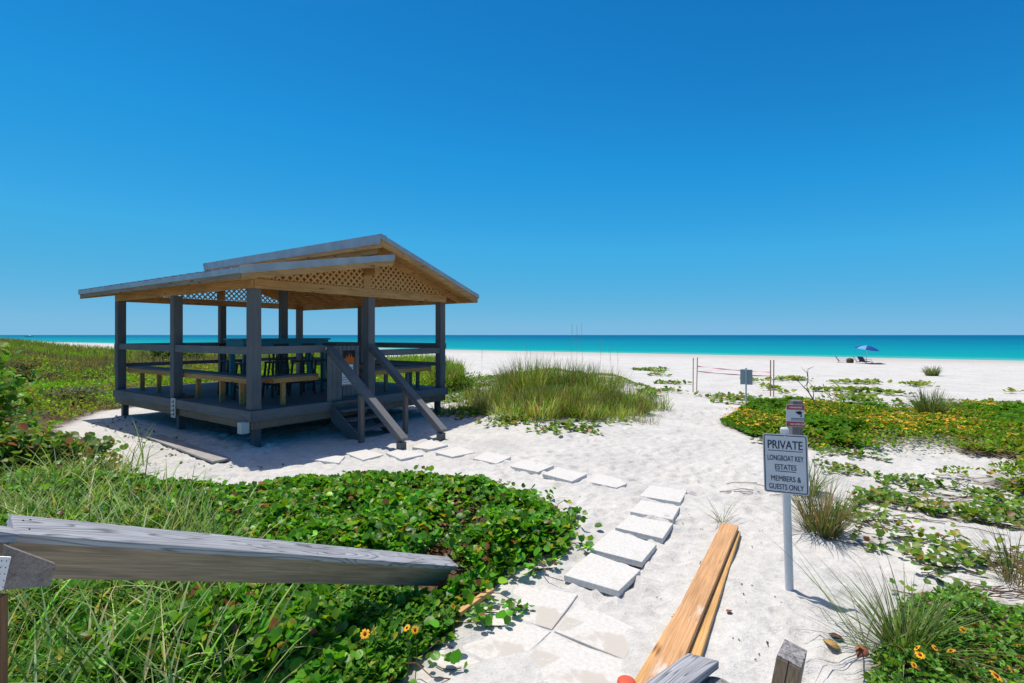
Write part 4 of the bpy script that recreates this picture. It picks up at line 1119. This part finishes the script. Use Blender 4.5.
# stems under it
b = MB()
for _ in range(420):
    p2 = scatter(near_clip, 1)[0]; a_ = RNG.random()*6.28; z_ = float(gz(*p2)); pts = []
    for i in range(5):
        pts.append((p2[0], p2[1], z_+.03+.12*math.sin(i*.8)*RNG.random())); a_ += RNG.normal(0,.4); p2 = p2+np.array([math.cos(a_), math.sin(a_)])*.14
    b.tube(pts, .004, 4, False)
tag(b.build('vine_stems', mat('vine_stem', (.16,.08,.05), .8)), 'tangle of thin brown stems under the foreground vine', 'stems', kind='stuff')

# --- runners creeping out from the mat over the sand
STEP = 0
# --- beach daisies' small leaved mat in the lower middle and lower right
sub = [G(*p) for p in ((250,640),(330,600),(420,600),(462,612),(448,640),(420,655),(395,690),(360,760),(200,760))]
pt = [mat_leaves(sub, 8500, .05, .10, .34, lambda n: pick(n, [(4,(.07,.22,.02),.35),(2,(.13,.32,.03),.25),(.5,(.25,.33,.04),.2)]), LEAF_OVAL, (0,1.0), .35, edge=.25)]
V, Fa, C = cat_geo(pt)
tag(npmesh('daisy_foliage', V, Fa, M_leaf, None, C), 'bushy small leaved daisy foliage in the bottom middle, beside the flagstones', 'foliage', kind='stuff')
pt = [mat_leaves(veg_near_right, 11000, .042, .06, .26, lambda n: pick(n, [(4,(.08,.24,.02),.35),(3,(.14,.33,.03),.25),(.6,(.22,.25,.04),.2),(.4,(.15,.07,.04),.3)]), LEAF_OVAL, (0,1.0), .35, edge=.3)]
V, Fa, C = cat_geo(pt)
tag(npmesh('daisy_foliage', V, Fa, M_leaf, None, C), 'bushy small leaved daisy foliage in the bottom right corner', 'foliage', kind='stuff')

# --- left field behind and beside the gazebo
def fld(x, y):
    return np.clip(40.0/(y+3)**1.55, .03, 1)*(1-.9*np.exp(-((x+18)**2/9+(y-21.5)**2/1.2)))*(1-.8*((x > -12) & (fbm(x/3, y/3, 3) > .60)))
pt = []
P2 = scatter(veg_field, 170000, dens=fld); dY = P2[:,1]; g_ = gz(P2[:,0], P2[:,1])
hm = .10+.42*np.clip(fbm(P2[:,0]/2.2, P2[:,1]/2.2, 3)*1.7-.45, 0, 1)*np.clip(dist_edge(P2, veg_field)/1.2, .15, 1)
zone = fbm(P2[:,0]/5+20, P2[:,1]/4+4, 3)
c1 = pick(len(P2), [(5,(.14,.29,.012),.35),(3,(.22,.37,.02),.25),(1,(.34,.36,.03),.25),(.15,(.2,.15,.05),.3)])
c2 = pick(len(P2), [(5,(.10,.30,.012),.38),(3,(.16,.38,.02),.28),(.8,(.33,.40,.03),.2)])
cc = np.where((zone < .5)[:,None] | (P2[:,1] < 12)[:,None], c2, c1)
sz = .045+.0034*dY
pt.append(leaves(np.column_stack([P2, g_+hm*(.4+.6*RNG.random(len(P2)))]), sz, cc, LEAF_OVAL, (0,1.0)))
P2 = scatter(veg_field, 110000, dens=lambda x, y: fld(x, y)*sstep(.30,.55, fbm(x/3.5+9, y/3.5, 3))*(.15+.85*sstep(16, 24, y)))
g_ = gz(P2[:,0], P2[:,1]); tanz = sstep(.48,.6, fbm(P2[:,0]/6+3, P2[:,1]/5+8, 2))[:,None]
cg = pick(len(P2), [(3,(.17,.33,.02),.35),(2,(.28,.42,.035),.25)])*(1-tanz)+pick(len(P2), [(3,(.24,.19,.10),.25),(2,(.18,.18,.08),.25)])*tanz
pt.append(blades(np.column_stack([P2, g_]), .38+.010*P2[:,1], .008+.0009*P2[:,1], cg, (.0,.5), (.1,.7), seg=3))
# tall dull reed fringe on the dune crest
crest = [(-95,50),(-38,34),(-34,40),(-42,46),(-58,60),(-95,80)]
P2 = scatter(crest, 22000, dens=lambda x, y: sstep(.40,.62, fbm(x/3, y/3, 3))); g_ = gz(P2[:,0], P2[:,1])
pt.append(blades(np.column_stack([P2, g_]), .35+.6*sstep(.45,.7, fbm(P2[:,0]/5+4, P2[:,1]/5, 2)), .030, pick(len(P2), [(3,(.26,.20,.11),.25),(2,(.15,.20,.05),.25),(1.4,(.32,.21,.16),.2)]), (0,.35), (.1,.5), seg=3))
V, Fa, C = cat_geo(pt)
tag(npmesh('dune_ground_cover', V, Fa, M_far, None, C), 'green and yellowish dune ground cover stretching behind and left of the gazebo', 'ground cover', kind='stuff')

# --- grass in the left foreground: long pale arching blades
pt = []
zoneG = [G(*p) for p in ((-500,520,.2),(-20,450,.2),(120,485,.2),(200,500,.2),(330,520,.2),(330,600,0),(260,683,0),(200,900,0),(-900,900,0))]
zoneG = [(max(x,-6), max(y,2.05)) for x, y in zoneG]
def gd(x, y): return .03+.97*sstep(.25, -.6, x-(-1.15-.9*(y-3.1)))*sstep(.38,.56, fbm(x/.42, y/.42, 2))
P2 = scatter(zoneG, 5200, dens=gd); ln = .50+.38*RNG.random(len(P2))
cols = pick(len(P2), [(5,(.13,.30,.035),.35),(3,(.28,.42,.11),.25),(1.4,(.52,.52,.26),.25),(2,(.05,.13,.02),.3)])
pt.append(blades(np.column_stack([P2, gz(P2[:,0], P2[:,1])]), ln, .0135, cols, (.0,.55), (.4,1.7)))
P2 = scatter(zoneG, 900, dens=gd)
pt.append(blades(np.column_stack([P2, gz(P2[:,0], P2[:,1])]), .9, .015, pick(len(P2), [(2,(.30,.42,.16),.2),(2,(.52,.52,.30),.2)]), (.05,.45), (.5,1.4), seg=6))
# low dead thatch
P2 = scatter(zoneG, 3000, dens=gd)
pt.append(blades(np.column_stack([P2, gz(P2[:,0], P2[:,1])+.02]), .28, .008, pick(len(P2), [(2,(.36,.29,.17),.3),(1,(.2,.14,.08),.3)]), (.9,1.5), (.0,.3), seg=3))
V, Fa, C = cat_geo(pt)
tag(npmesh('long_grass', V, Fa, M_grass, None, C), 'long pale arching grass around the sloping handrail in the left foreground', 'grass', kind='stuff')

# --- central dune grass clump and the vines around it
pt = []
core = [((1.15,12.6),.62,900,.48),((.45,12.9),.45,600,.46),((1.9,13.0),.55,600,.40),((1.2,13.9),.8,900,.52),((.4,15.0),.5,520,.62),((1.6,15.6),.55,560,.66),((2.5,14.9),.45,420,.58),
 ((-.1,16.6),.4,380,.60),((.9,17.2),.45,420,.62),((2.3,16.6),.4,300,.55),((3.2,14.4),.35,260,.42),((3.0,13.3),.4,300,.34),((-1.0,12.6),.30,300,.42),((.6,11.9),.35,260,.34),((1.6,12.0),.35,260,.32),
 ((-1.6,17.6),.35,260,.45),((-2.5,19.5),.5,300,.5),((-.4,14.8),.28,160,.40),((2.4,12.4),.4,240,.30),((-1.5,13.6),.5,130,.26),((-.5,13.3),.5,200,.34),((-1.0,15.2),.5,200,.36),((-.2,12.3),.35,140,.28),((.1,18.8),.6,350,.55),((3.9,14.2),.3,120,.28)]
for (cx_, cy_), r_, n, ln in core:
    if (cx_, cy_) in ((-1.0,12.6),(-1.6,17.6)): continue
    if cx_ > -1: cx_ += .12
    ln *= (1.35 if cy_ < 14 else 2.0)*math.exp(RNG.normal(0,.12)); n = int(n*1.0); tone = math.exp(RNG.normal(0,.28)); warm = RNG.random()*.35; a_ = RNG.random(n)*6.283; rr_2 = r_*np.sqrt(RNG.random(n)); x = cx_+rr_2*np.cos(a_)*1.1; y = cy_+rr_2*np.sin(a_)
    outw = a_+RNG.normal(0, 1.1, n)
    pt.append(blades(np.column_stack([x, y, gz(x, y)]), ln, .012, np.clip(pick(n, [(4,(.13,.24,.028),.42),(3,(.23,.33,.06),.3),(1.0+4*warm,(.40,.35,.16),.3),(.4+2*warm,(.24,.14,.07),.3)])*tone, 0, .9), (.0,.5), (.05,.7), yaw=outw, seg=4))
    m2 = int(n*.75); a_ = RNG.random(m2)*6.283; rr_2 = r_*1.15*np.sqrt(RNG.random(m2)); x = cx_+rr_2*np.cos(a_)*1.2; y = cy_+rr_2*np.sin(a_)
    pt.append(blades(np.column_stack([x, y, gz(x, y)]), .42, .011, pick(m2, [(4,(.13,.27,.02),.42),(3,(.25,.35,.05),.3),(2,(.34,.27,.13),.3),(1,(.16,.09,.05),.3)]), (.2,1.25), (.2,.9), yaw=a_+RNG.normal(0,.9,m2), seg=4))
V, Fa, C = cat_geo(pt)
tag(npmesh('dune_grass', V, Fa, M_grass, None, C), 'thick mound of olive dune grass in the middle of the beach beside the gazebo', 'grass', kind='stuff')
pt = [mat_leaves(veg_clump, 16000, .075, .06, .34, lambda n: pick(n, [(4,(.08,.17,.02),.3),(3,(.14,.24,.03),.25),(.8,(.26,.24,.05),.2)]), LEAF_OVAL, (0,1.0), .8, lambda x, y: sstep(.40,.52, fbm(x/1.0+5, y/1.0, 3))*(.5+.5*sstep(-.5,.6,x)), edge=.6)]
def runners(P0, n_run, steps, step, size, cols, heading=None, spread=.5, zlift=.05, keep=None):
    """vines creeping over open sand: strings of leaf clusters with a thin stem"""
    pts = []; stems = []
    for _ in range(n_run):
        p = np.array(P0[RNG.integers(len(P0))], float); h_ = heading+RNG.normal(0, spread) if heading is not None else RNG.random()*6.28; line = []
        for i in range(RNG.integers(steps//2, steps+1)):
            h_ += RNG.normal(0, .28); p = p+np.array([math.cos(h_), math.sin(h_)])*step; line.append(p.copy())
            for _k in range(RNG.integers(1, 4)): pts.append(p+RNG.normal(0, step*.28, 2))
        stems.append(line)
    P2 = np.array(pts)
    V_, F_, C_ = leaves(np.column_stack([P2, gz(P2[:,0], P2[:,1])+.01+zlift*RNG.random(len(P2))]), size, pick(len(P2), cols), LEAF_ROUND, (.0,.9))
    return (V_, F_, C_), stems
VG = [(4,(.09,.20,.02),.3),(3,(.16,.28,.03),.25),(.8,(.30,.30,.05),.2),(.3,(.3,.13,.06),.3)]
g0, st0_ = runners(rim_pts, 75, 6, .06, .062, GREEN, R(20), 1.2, .06)
tag(npmesh('beach_vine', g0[0], g0[1], M_leaf, None, g0[2]), 'loose vine runners reaching over the sand from the edge of the foreground mat', 'vine', kind='stuff')
g1, st1 = runners([G(*p) for p in ((470,395),(490,405),(520,425),(560,432),(600,425),(480,385),(455,388),(460,400),(475,415),(500,380),(510,390))], 120, 9, .13, .095, VG, R(-95), 1.3)
g2, st2 = runners([G(*p) for p in ((455,400),(465,410),(450,392),(490,385),(475,378))], 40, 8, .16, .10, VG, None)
g3, st3 = runners([G(*p) for p in ((630,370),(645,376),(640,371),(650,383),(635,392))], 22, 9, .25, .16, VG, R(0), .35)
V, Fa, C = cat_geo(pt+[g1, g2, g3])
tag(npmesh('beach_vine', V, Fa, M_leaf, None, C), 'low yellow green beach vine creeping round the central dune grass', 'vine', kind='stuff')

# --- right hand flowering mat
def rd(x, y): return np.clip(60/(y+2)**1.6, .05, 1)*patch_right(x, y)
pt = [mat_leaves(veg_right, 60000, .065, .05, .30, lambda n: pick(n, [(5,(.105,.23,.015),.38),(4,(.17,.30,.02),.28),(1.2,(.31,.31,.03),.25),(.6,(.2,.11,.045),.3)]), LEAF_OVAL, (0,1.0), .9, rd, edge=.5)]
pt += [mat_leaves(veg_right, 12000, .10, .05, .30, lambda n: pick(n, [(5,(.07,.20,.012),.3),(3,(.11,.26,.015),.25)]), LEAF_ROUND, (0,.8), 1.3, lambda x, y: rd(x, y)*sstep(.50,.6, fbm(x/1.6+2, y/1.2+31, 3)), edge=.4)]
V, Fa, C = cat_geo(pt)
tag(npmesh('flowering_ground_cover', V, Fa, M_far, None, C), 'low green ground cover dotted with flowers on the right of the path', 'ground cover', kind='stuff')
P2 = scatter(veg_right, 1900, dens=lambda x, y: rd(x, y)*(.06+.94*sstep(.46,.60, fbm(x/1.3+60, y/1.0+7, 3)))*sstep(3.5, 5.5, x)*np.clip((y-7.5)/2, .12, 1)); g_, top = heights(P2, .05, .30, .9)
V, Fa, C = leaves(np.column_stack([np.repeat(P2, 3, 0)+RNG.normal(0,.012,(len(P2)*3,2)), np.repeat(g_+top+.03, 3)]), .038, pick(len(P2)*3, [(6,(.80,.55,.03),.15),(2,(.72,.33,.02),.2),(1,(.35,.14,.03),.2)]), LEAF_ROUND, (-.1,.6))
tag(npmesh('flower_heads', V, Fa, M_leaf, None, C), 'hundreds of tiny yellow and orange flower heads in the right hand ground cover', 'flowers', kind='stuff')

# --- creeping vines on open sand, right side
sparse = []; stems_all = st1+st2+st3+st0_
g_, s_ = runners([G(*p) for p in ((830,520),(850,540),(870,500),(880,540),(900,560),(930,545),(960,560),(1000,560),(1024,600),(880,590),(910,575),(850,505))], 46, 9, .085, .066, VG, R(-20), .8, .09); sparse.append(g_); stems_all += s_
g_, s_ = runners([G(*p) for p in ((860,505),(920,515),(960,520),(1000,520),(1040,530),(985,510))], 38, 9, .10, .066, VG, R(10), .6, .10); sparse.append(g_); stems_all += s_
g_, s_ = runners([G(*p) for p in ((860,458),(880,478),(900,480),(920,487),(790,446),(845,470),(980,495))], 42, 8, .09, .066, VG, R(-120), .8, .06); sparse.append(g_); stems_all += s_
g_, s_ = runners([G(*p) for p in ((740,400),(760,405),(830,405),(860,402),(900,408),(980,407),(1010,407))], 60, 8, .20, .13, VG, R(80), .9, .06); sparse.append(g_); stems_all += s_
V, Fa, C = cat_geo(sparse)
tag(npmesh('creeping_vine', V, Fa, M_leaf, None, C), 'sparse round leaved vine runners creeping over the sand on the right', 'vine', kind='stuff')
far_v = []
for rows in ([(745,384),(765,381),(790,380),(800,380)], [(815,392),(840,391),(865,393),(900,396)], [(830,384),(855,383),(880,383)], [(770,388),(780,393)], [(905,386),(925,384)], [(850,400),(870,398)], [(1015,394),(1030,394)]):
    w = [G(*p) for p in rows]
    for i in range(len(w)-1):
        n = 70; u = RNG.random(n)[:,None]; p = np.array(w[i])*(1-u)+np.array(w[i+1])*u; p = p+RNG.normal(0, 1, (n,2))*np.array([.12,.28]); p = p[fbm(p[:,0]/.7, p[:,1]/.7, 2) > .36]
        far_v.append(leaves(np.column_stack([p, gz(p[:,0], p[:,1])+.02+.10*RNG.random(len(p))]), .17, pick(len(p), [(3,(.14,.24,.02),.25),(2,(.22,.30,.03),.2)]), LEAF_ROUND, (0,.8)))
V, Fa, C = cat_geo(far_v)
tag(npmesh('beach_vine', V, Fa, M_leaf, None, C), 'thin lines of bright green vine on the open sand behind the tall tuft', 'vine', kind='stuff')
b = MB()
for line in stems_all:
    if len(line) < 2: continue
    P_ = np.array(line); Z_ = gz(P_[:,0], P_[:,1])+.012; b.tube([(x, y, z) for (x, y), z in zip(P_, Z_)], .0045, 4, False)
# dry runners lying on the sand
for px, py, n in ((900,500,26),(960,510,26),(930,490,16),(985,560,22),(860,520,14),(1000,590,18),(760,490,6)):
    for _ in range(n):
        p = np.array(G(px+RNG.normal(0,35), py+RNG.normal(0,8))); a_ = R(-25)+RNG.normal(0,.4); pts = []
        for i in range(5): pts.append((p[0], p[1], float(gz(*p))+.008+.012*RNG.random())); a_ += RNG.normal(0,.2); p = p+np.array([math.cos(a_), math.sin(a_)])*.11
        b.tube(pts, .0038, 4, False)
tag(b.build('vine_runners', M_twig), 'thin dry brown vine runners lying across the sand on the right', 'stems', kind='stuff')

# --- individual tufts
def tuft(px, py, n, ln, w, r_, cols, label, lean=(.05,.75), bend=(.2,.9), name='grass_tuft', stretch=1.0):
    q = G(px, py); a_ = RNG.random(n)*6.283; rr_2 = r_*np.sqrt(RNG.random(n)); x = rr_2*np.cos(a_)*stretch; y = rr_2*np.sin(a_)
    z0 = float(gz(*q)); z = gz(x+q[0], y+q[1])-z0
    V_, F_, C_ = blades(np.column_stack([x, y, z]), ln, w, pick(n, cols), lean, bend, yaw=a_+RNG.normal(0,.8,n))
    o = npmesh(name, V_, F_, M_grass, None, C_, (q[0], q[1], z0)); tag(o, label, 'grass tuft', 'single grass tufts'); return o
GT = [(4,(.10,.18,.04),.3),(3,(.18,.25,.08),.25),(1.5,(.32,.29,.15),.25)]
GB = [(3,(.10,.16,.04),.3),(2,(.20,.20,.08),.25),(2.5,(.28,.20,.11),.25)]
tuft(822, 535, 380, .62, .008, .16, GB, 'olive and brown grass tuft right behind the private sign pole')
tuft(808, 498, 150, .55, .008, .10, GT, 'green grass tuft rising behind the right edge of the private sign')
tuft(905, 655, 240, .62, .0075, .10, GT, 'arching grass tuft in the bottom right with blades over the sand', (.05,1.0), (.3,1.1))
tuft(868, 650, 16, .85, .007, .04, GT, 'few very long thin blades reaching left toward the sign shadow', (.7,1.1), (.1,.5))
tuft(930, 420, 420, .80, .013, .18, GT, 'tall dark upright tuft on the far side of the flowering ground cover', (.0,.6), (.1,.6))
tuft(932, 375, 260, .55, .022, .26, GT, 'small lone tuft on the open beach in front of the sea', (.1,.8), (.1,.6))
tuft(1020, 585, 130, .5, .007, .12, GB, 'thin brownish grass tuft at the right edge')
tuft(482, 412, 260, .46, .011, .22, GB, 'small dense tuft between the gazebo and the central dune grass')
tuft(948, 412, 260, .40, .013, .45, GT, 'low green tuft right of the tall dark tuft', (.0,.7), (.2,.8), stretch=1.8)
tuft(648, 425, 60, .30, .008, .25, GB, 'wispy thin tuft on the sand right of the central dune grass')
tuft(722, 525, 26, .38, .006, .05, GB, 'tiny sparse tuft left of the private sign', (.4,1.1))
# sea oat stalks
M_stalk = mat('oat_stalk', (.34,.27,.15), .9)
oats = [(482,385,349),(524,400,345),(530,392,350),(570,410,323),(577,402,325),(583,400,322),(600,398,340),(618,396,350),(612,398,346),(555,400,352)]
for i, (px, py, tp) in enumerate(oats):
    q = G(px, py); top = P3(px+RNG.normal(0,2), tp, q[1]); z0 = float(gz(*q)); b = MB(); k_ = top.z
    b.tube([(q[0], q[1], z0), (q[0]*.6+top.x*.4, q[1], z0+(k_-z0)*.5), (top.x, top.y, k_)], [.0035,.003,.002], 5)
    for j in range(16):
        u = 1-.018*j; z_ = z0+(k_-z0)*u; d_ = RNG.normal(0, .02, 2)
        b.tube([(top.x+.0, top.y, z_), (top.x+d_[0]+.02, top.y+d_[1], z_-.02)], [.0045,.0015], 4)
    o = b.build('sea_oat', M_stalk); o['label'] = 'thin tan sea oat stalk rising above the central dune grass'; o['category'] = 'sea oat'; o['group'] = 'sea oat stalks over the dune grass'

# --- sea grape shrubs at the left edge and others
def shrub(name, c_, rad, n, size, cols, label, shape=LEAF_ROUND, trunk=True, cat_='shrub', tilt=(-.2,1.2), group=None):
    shape = LEAF_HD if shape is LEAF_ROUND else shape
    cz = float(gz(c_[0], c_[1])); root = empty(name, (c_[0], c_[1], cz)); tag(root, label, cat_, group)
    lobes = [(np.array([RNG.normal(0,.45)*rad[0], RNG.normal(0,.45)*rad[1], rad[2]*(.15+.6*RNG.random())]), .35+.3*RNG.random()) for _ in range(12)]
    P_ = []
    for k_ in range(n):
        l_, r_ = lobes[RNG.integers(len(lobes))]; v_ = RNG.normal(0,1,3); v_ /= np.linalg.norm(v_); u_ = RNG.random()**.45
        P_.append(l_+v_*u_*np.array([rad[0]*r_, rad[1]*r_, rad[2]*r_*.75]))
    P_ = np.array(P_); P_[:,2] = np.abs(P_[:,2])
    V_, F_, C_ = leaves(P_, size, pick(n, cols), shape, tilt); npmesh('crown', V_, F_, M_leaf if name == 'sea_grape_shrub' else M_far, root, C_)
    b = MB()
    for l_, r_ in lobes:
        e_ = Vector(l_); s_ = Vector((l_[0]*.25, l_[1]*.25, -.08)); m_ = s_.lerp(e_, .5)+Vector((RNG.normal(0,.05), RNG.normal(0,.05), .05)); b.tube([s_, m_, e_], [.02,.014,.006], 6)
    b.build('trunk', M_twig, root, 0, True); return root
SGc = [(4,(.07,.21,.02),.3),(3,(.12,.30,.03),.25),(1,(.24,.34,.05),.2),(.3,(.28,.12,.05),.3)]
SGb = [(5,(.08,.20,.03),.35),(3,(.17,.25,.06),.3),(.7,(.30,.13,.06),.3),(1,(.33,.30,.12),.3)]
shrub('sea_grape_shrub', (-9.75,8.5), (1.1,1.3,1.85), 3000, .13, SGc, 'tall dark green sea grape shrub cut by the left edge')
shrub('sea_grape_shrub', (-7.3,7.3), (1.25,.95,.66), 2600, .11, SGb, 'low sea grape shrub with brown and olive leaves left of the sandy strip')
shrub('sea_grape_shrub', (-6.1,7.1), (.85,.5,.30), 700, .09, SGb, 'small sea grape seedling clump with orange red leaves by the sand')
shrub('sea_grape_shrub', (-8.2,6.0), (1.3,1.0,.75), 1500, .13, SGc, 'spreading green sea grape shrub at the left edge above the long grass')
shrub('dune_shrub', (-1.9,19.6), (1.1,.8,.75), 2400, .09, [(3,(.13,.26,.02),.25),(2,(.18,.32,.03),.2)], 'bright green rounded shrub just right of the gazebo rear corner', LEAF_OVAL)
shrub('dune_shrub', (-22,34), (2.0,1.2,.95), 1800, .22, [(3,(.06,.13,.03),.25),(2,(.09,.16,.04),.2)], 'dark shrub on the far dune just left of the gazebo', LEAF_OVAL)
shrub('dune_shrub', (-13.6,15.6), (1.0,.8,.55), 1400, .10, [(3,(.12,.15,.10),.25),(2,(.17,.2,.13),.2)], 'grey green shrub in the field left of the gazebo', LEAF_OVAL)
shrub('dune_shrub', (-20.5,21), (1.3,1.0,.75), 1500, .13, [(3,(.14,.14,.07),.25),(2,(.1,.12,.05),.2)], 'dull olive brown shrub in the field far left of the gazebo', LEAF_OVAL)

# --- individual daisies near the camera
M_pet = mat('daisy_petal', (.80,.42,.02), .6, .2); M_ctr = mat('daisy_centre', (.20,.035,.015), .8, .1); M_stem = mat('daisy_stem', (.08,.15,.03), .7, .2)
def daisy(Y, px, py, label, grp, sc=1.0, face=(0,-.45,.9)):
    p = P3(px, py, Y); g_ = float(gz(p.x, p.y)); r_ = empty('beach_daisy', (p.x, p.y, g_))
    tag(r_, label, 'flower', grp)
    b = MB(); b.tube([(0,0,0),(.01,.005,(p.z-g_)*.5),(0,0,p.z-g_)], [.003,.0025,.002], 5); b.build('stem', M_stem, r_)
    q_ = Vector(face).normalized().to_track_quat('Z', 'Y').to_matrix().to_4x4()
    b = MB()
    for i in range(11):
        a = 2*math.pi*i/11+RNG.normal(0,.06); c1_, s1_ = math.cos(a), math.sin(a); pr = [(.010,.004,0),(.020,.0075,.003),(.032,.006,.002),(.037,.0,-.001)]
        k_ = len(b.v); row = []
        for rr_3, w_, z_ in pr:
            for sg_ in ((-1,1) if w_ else (0,)): row.append((rr_3*c1_-sg_*w_*s1_, rr_3*s1_+sg_*w_*c1_, z_))
        b.v += [tuple(v_*1.0 for v_ in t_) for t_ in row]; b.f += [(k_,k_+1,k_+3,k_+2),(k_+2,k_+3,k_+5,k_+4),(k_+4,k_+5,k_+6)]
    M_ = Matrix.Translation((0,0,p.z-g_)) @ q_ @ Matrix.Scale(sc, 4)
    b.v = [tuple(M_ @ Vector(v_)) for v_ in b.v]; b.build('petals', M_pet, r_)
    b = MB().lathe((0,0,0), [(.012,-.002),(.0125,.003),(.009,.008),(.003,.010)], 12); b.v = [tuple(M_ @ Vector(v_)) for v_ in b.v]; b.build('flower_centre', M_ctr, r_)
DG = 'yellow beach daisies'
for px, py, z_, lb, sc in (
 (365,634,.36,'yellow daisy with dark red centre, leftmost of the four above the bottom middle',1.0), (374,630,.36,'yellow daisy touching the leftmost one in the bottom middle',.85),
 (407,628,.34,'yellow daisy, left one of the right hand pair in the bottom middle',.8), (415,630,.33,'yellow daisy, rightmost of the four in the bottom middle',.8),
 (453,606,.22,'small yellow daisy under the end of the sloping handrail',.6), (269,587,.30,'yellow daisy just under the sloping handrail board',.8),
 (975,625,.22,'bright yellow daisy highest in the bottom right corner, by the bare sand',1.0), (963,630,.22,'small yellow daisy just left of the highest bright one',.7),
 (997,640,.22,'orange yellow daisy right of the highest bright one',.9), (917,648,.24,'yellow daisy at the foot of the arching grass tuft',.8),
 (920,655,.22,'orange daisy just below the one at the foot of the grass tuft',.9), (951,651,.22,'rusty orange daisy in the middle of the bottom right foliage',.9),
 (990,662,.22,'yellow daisy half turned away, above the lowest bright one',.9), (996,676,.22,'large bright yellow daisy lowest in the bottom right corner',1.2),
 (1012,671,.22,'yellow daisy near the right edge, right of the lowest bright one',1.1), (1019,645,.22,'yellow daisy at the very right edge of the picture',.9),
 (935,648,.2,'small yellow daisy between the grass tuft and the rusty orange one',.7), (914,665,.2,'small yellow daisy low beside the sand left of the foliage',.6)):
    Y_ = (H-z_)*F/(py-CY); daisy(Y_, px, py, lb, DG, sc*.82, (RNG.normal(0,.6), -.4+RNG.normal(0,.45), .9))

# --- fallen leaves and bits on the sand
M_fall = leafmat('fallen_leaf', .8, .1)
def fallen(px, py, size, col, label):
    q = G(px, py); T_, F_ = LEAF_OVAL; n = 1
    V_, Fa_, C_ = leaves(np.array([[0,0,.012]]), size, np.array([col]), LEAF_OVAL, (.1,.4)); o = npmesh('fallen_leaf', V_, Fa_, M_fall, None, C_, (q[0], q[1], float(gz(*q))))
    tag(o, label, 'leaf', 'fallen leaves on the sand'); s = o.modifiers.new('solid', 'SOLIDIFY'); s.thickness = .002
fallen(731, 614, .07, (.30,.09,.04), 'single rust red fallen leaf on the sand between planks and sign')
fallen(845, 641, .14, (.12,.035,.03), 'dark maroon dead leaf at the left end of the bottom right leaves')
fallen(857, 655, .16, (.42,.17,.12), 'pinkish dead leaf under the grass tuft')
fallen(880, 662, .18, (.50,.20,.14), 'large pink red dead leaf nearest the bottom right foliage')
fallen(842, 648, .12, (.45,.30,.10), 'tan dead leaf beside the maroon one')
rg = np.random.default_rng(21)
bits = [(749,581),(742,526),(760,530),(695,560),(690,562),(735,642),(768,641),(757,660),(688,520),(700,535),(655,525),(663,470),(700,470),(750,500),(610,470),(583,500),(640,455),(660,600),(672,618),(745,600),(775,600),(720,575),(760,545),(596,450),(566,440),(714,386),(733,390),(725,377),(702,395),(706,374)]
pb = np.array([G(px+dx, py+dy) for px, py in bits for dx, dy in rg.normal(0, 4, (2,2))])
V_, Fa_, C_ = leaves(np.column_stack([pb, gz(pb[:,0], pb[:,1])+.006]), .022, pick(len(pb), [(3,(.09,.06,.04),.3),(1,(.2,.12,.08),.3)]), LEAF_OVAL, (-.3,.6), rg)
tag(npmesh('sand_debris', V_, Fa_, M_fall, None, C_), 'small dark scraps of leaf and twig scattered over the path sand', 'debris', kind='stuff')
# scattered leaves around the gazebo shade
P2 = scatter([G(90,425), G(120,415), G(250,470), G(330,460), G(200,470)], 160)
V_, Fa_, C_ = leaves(np.column_stack([P2, gz(P2[:,0], P2[:,1])+.01]), .06, pick(len(P2), [(2,(.06,.1,.02),.3),(1,(.12,.08,.05),.3)]), LEAF_OVAL, (-.2,.7))
tag(npmesh('sand_debris', V_, Fa_, M_fall, None, C_), 'scattered small leaves on the shaded sand beside the gazebo', 'debris', kind='stuff')
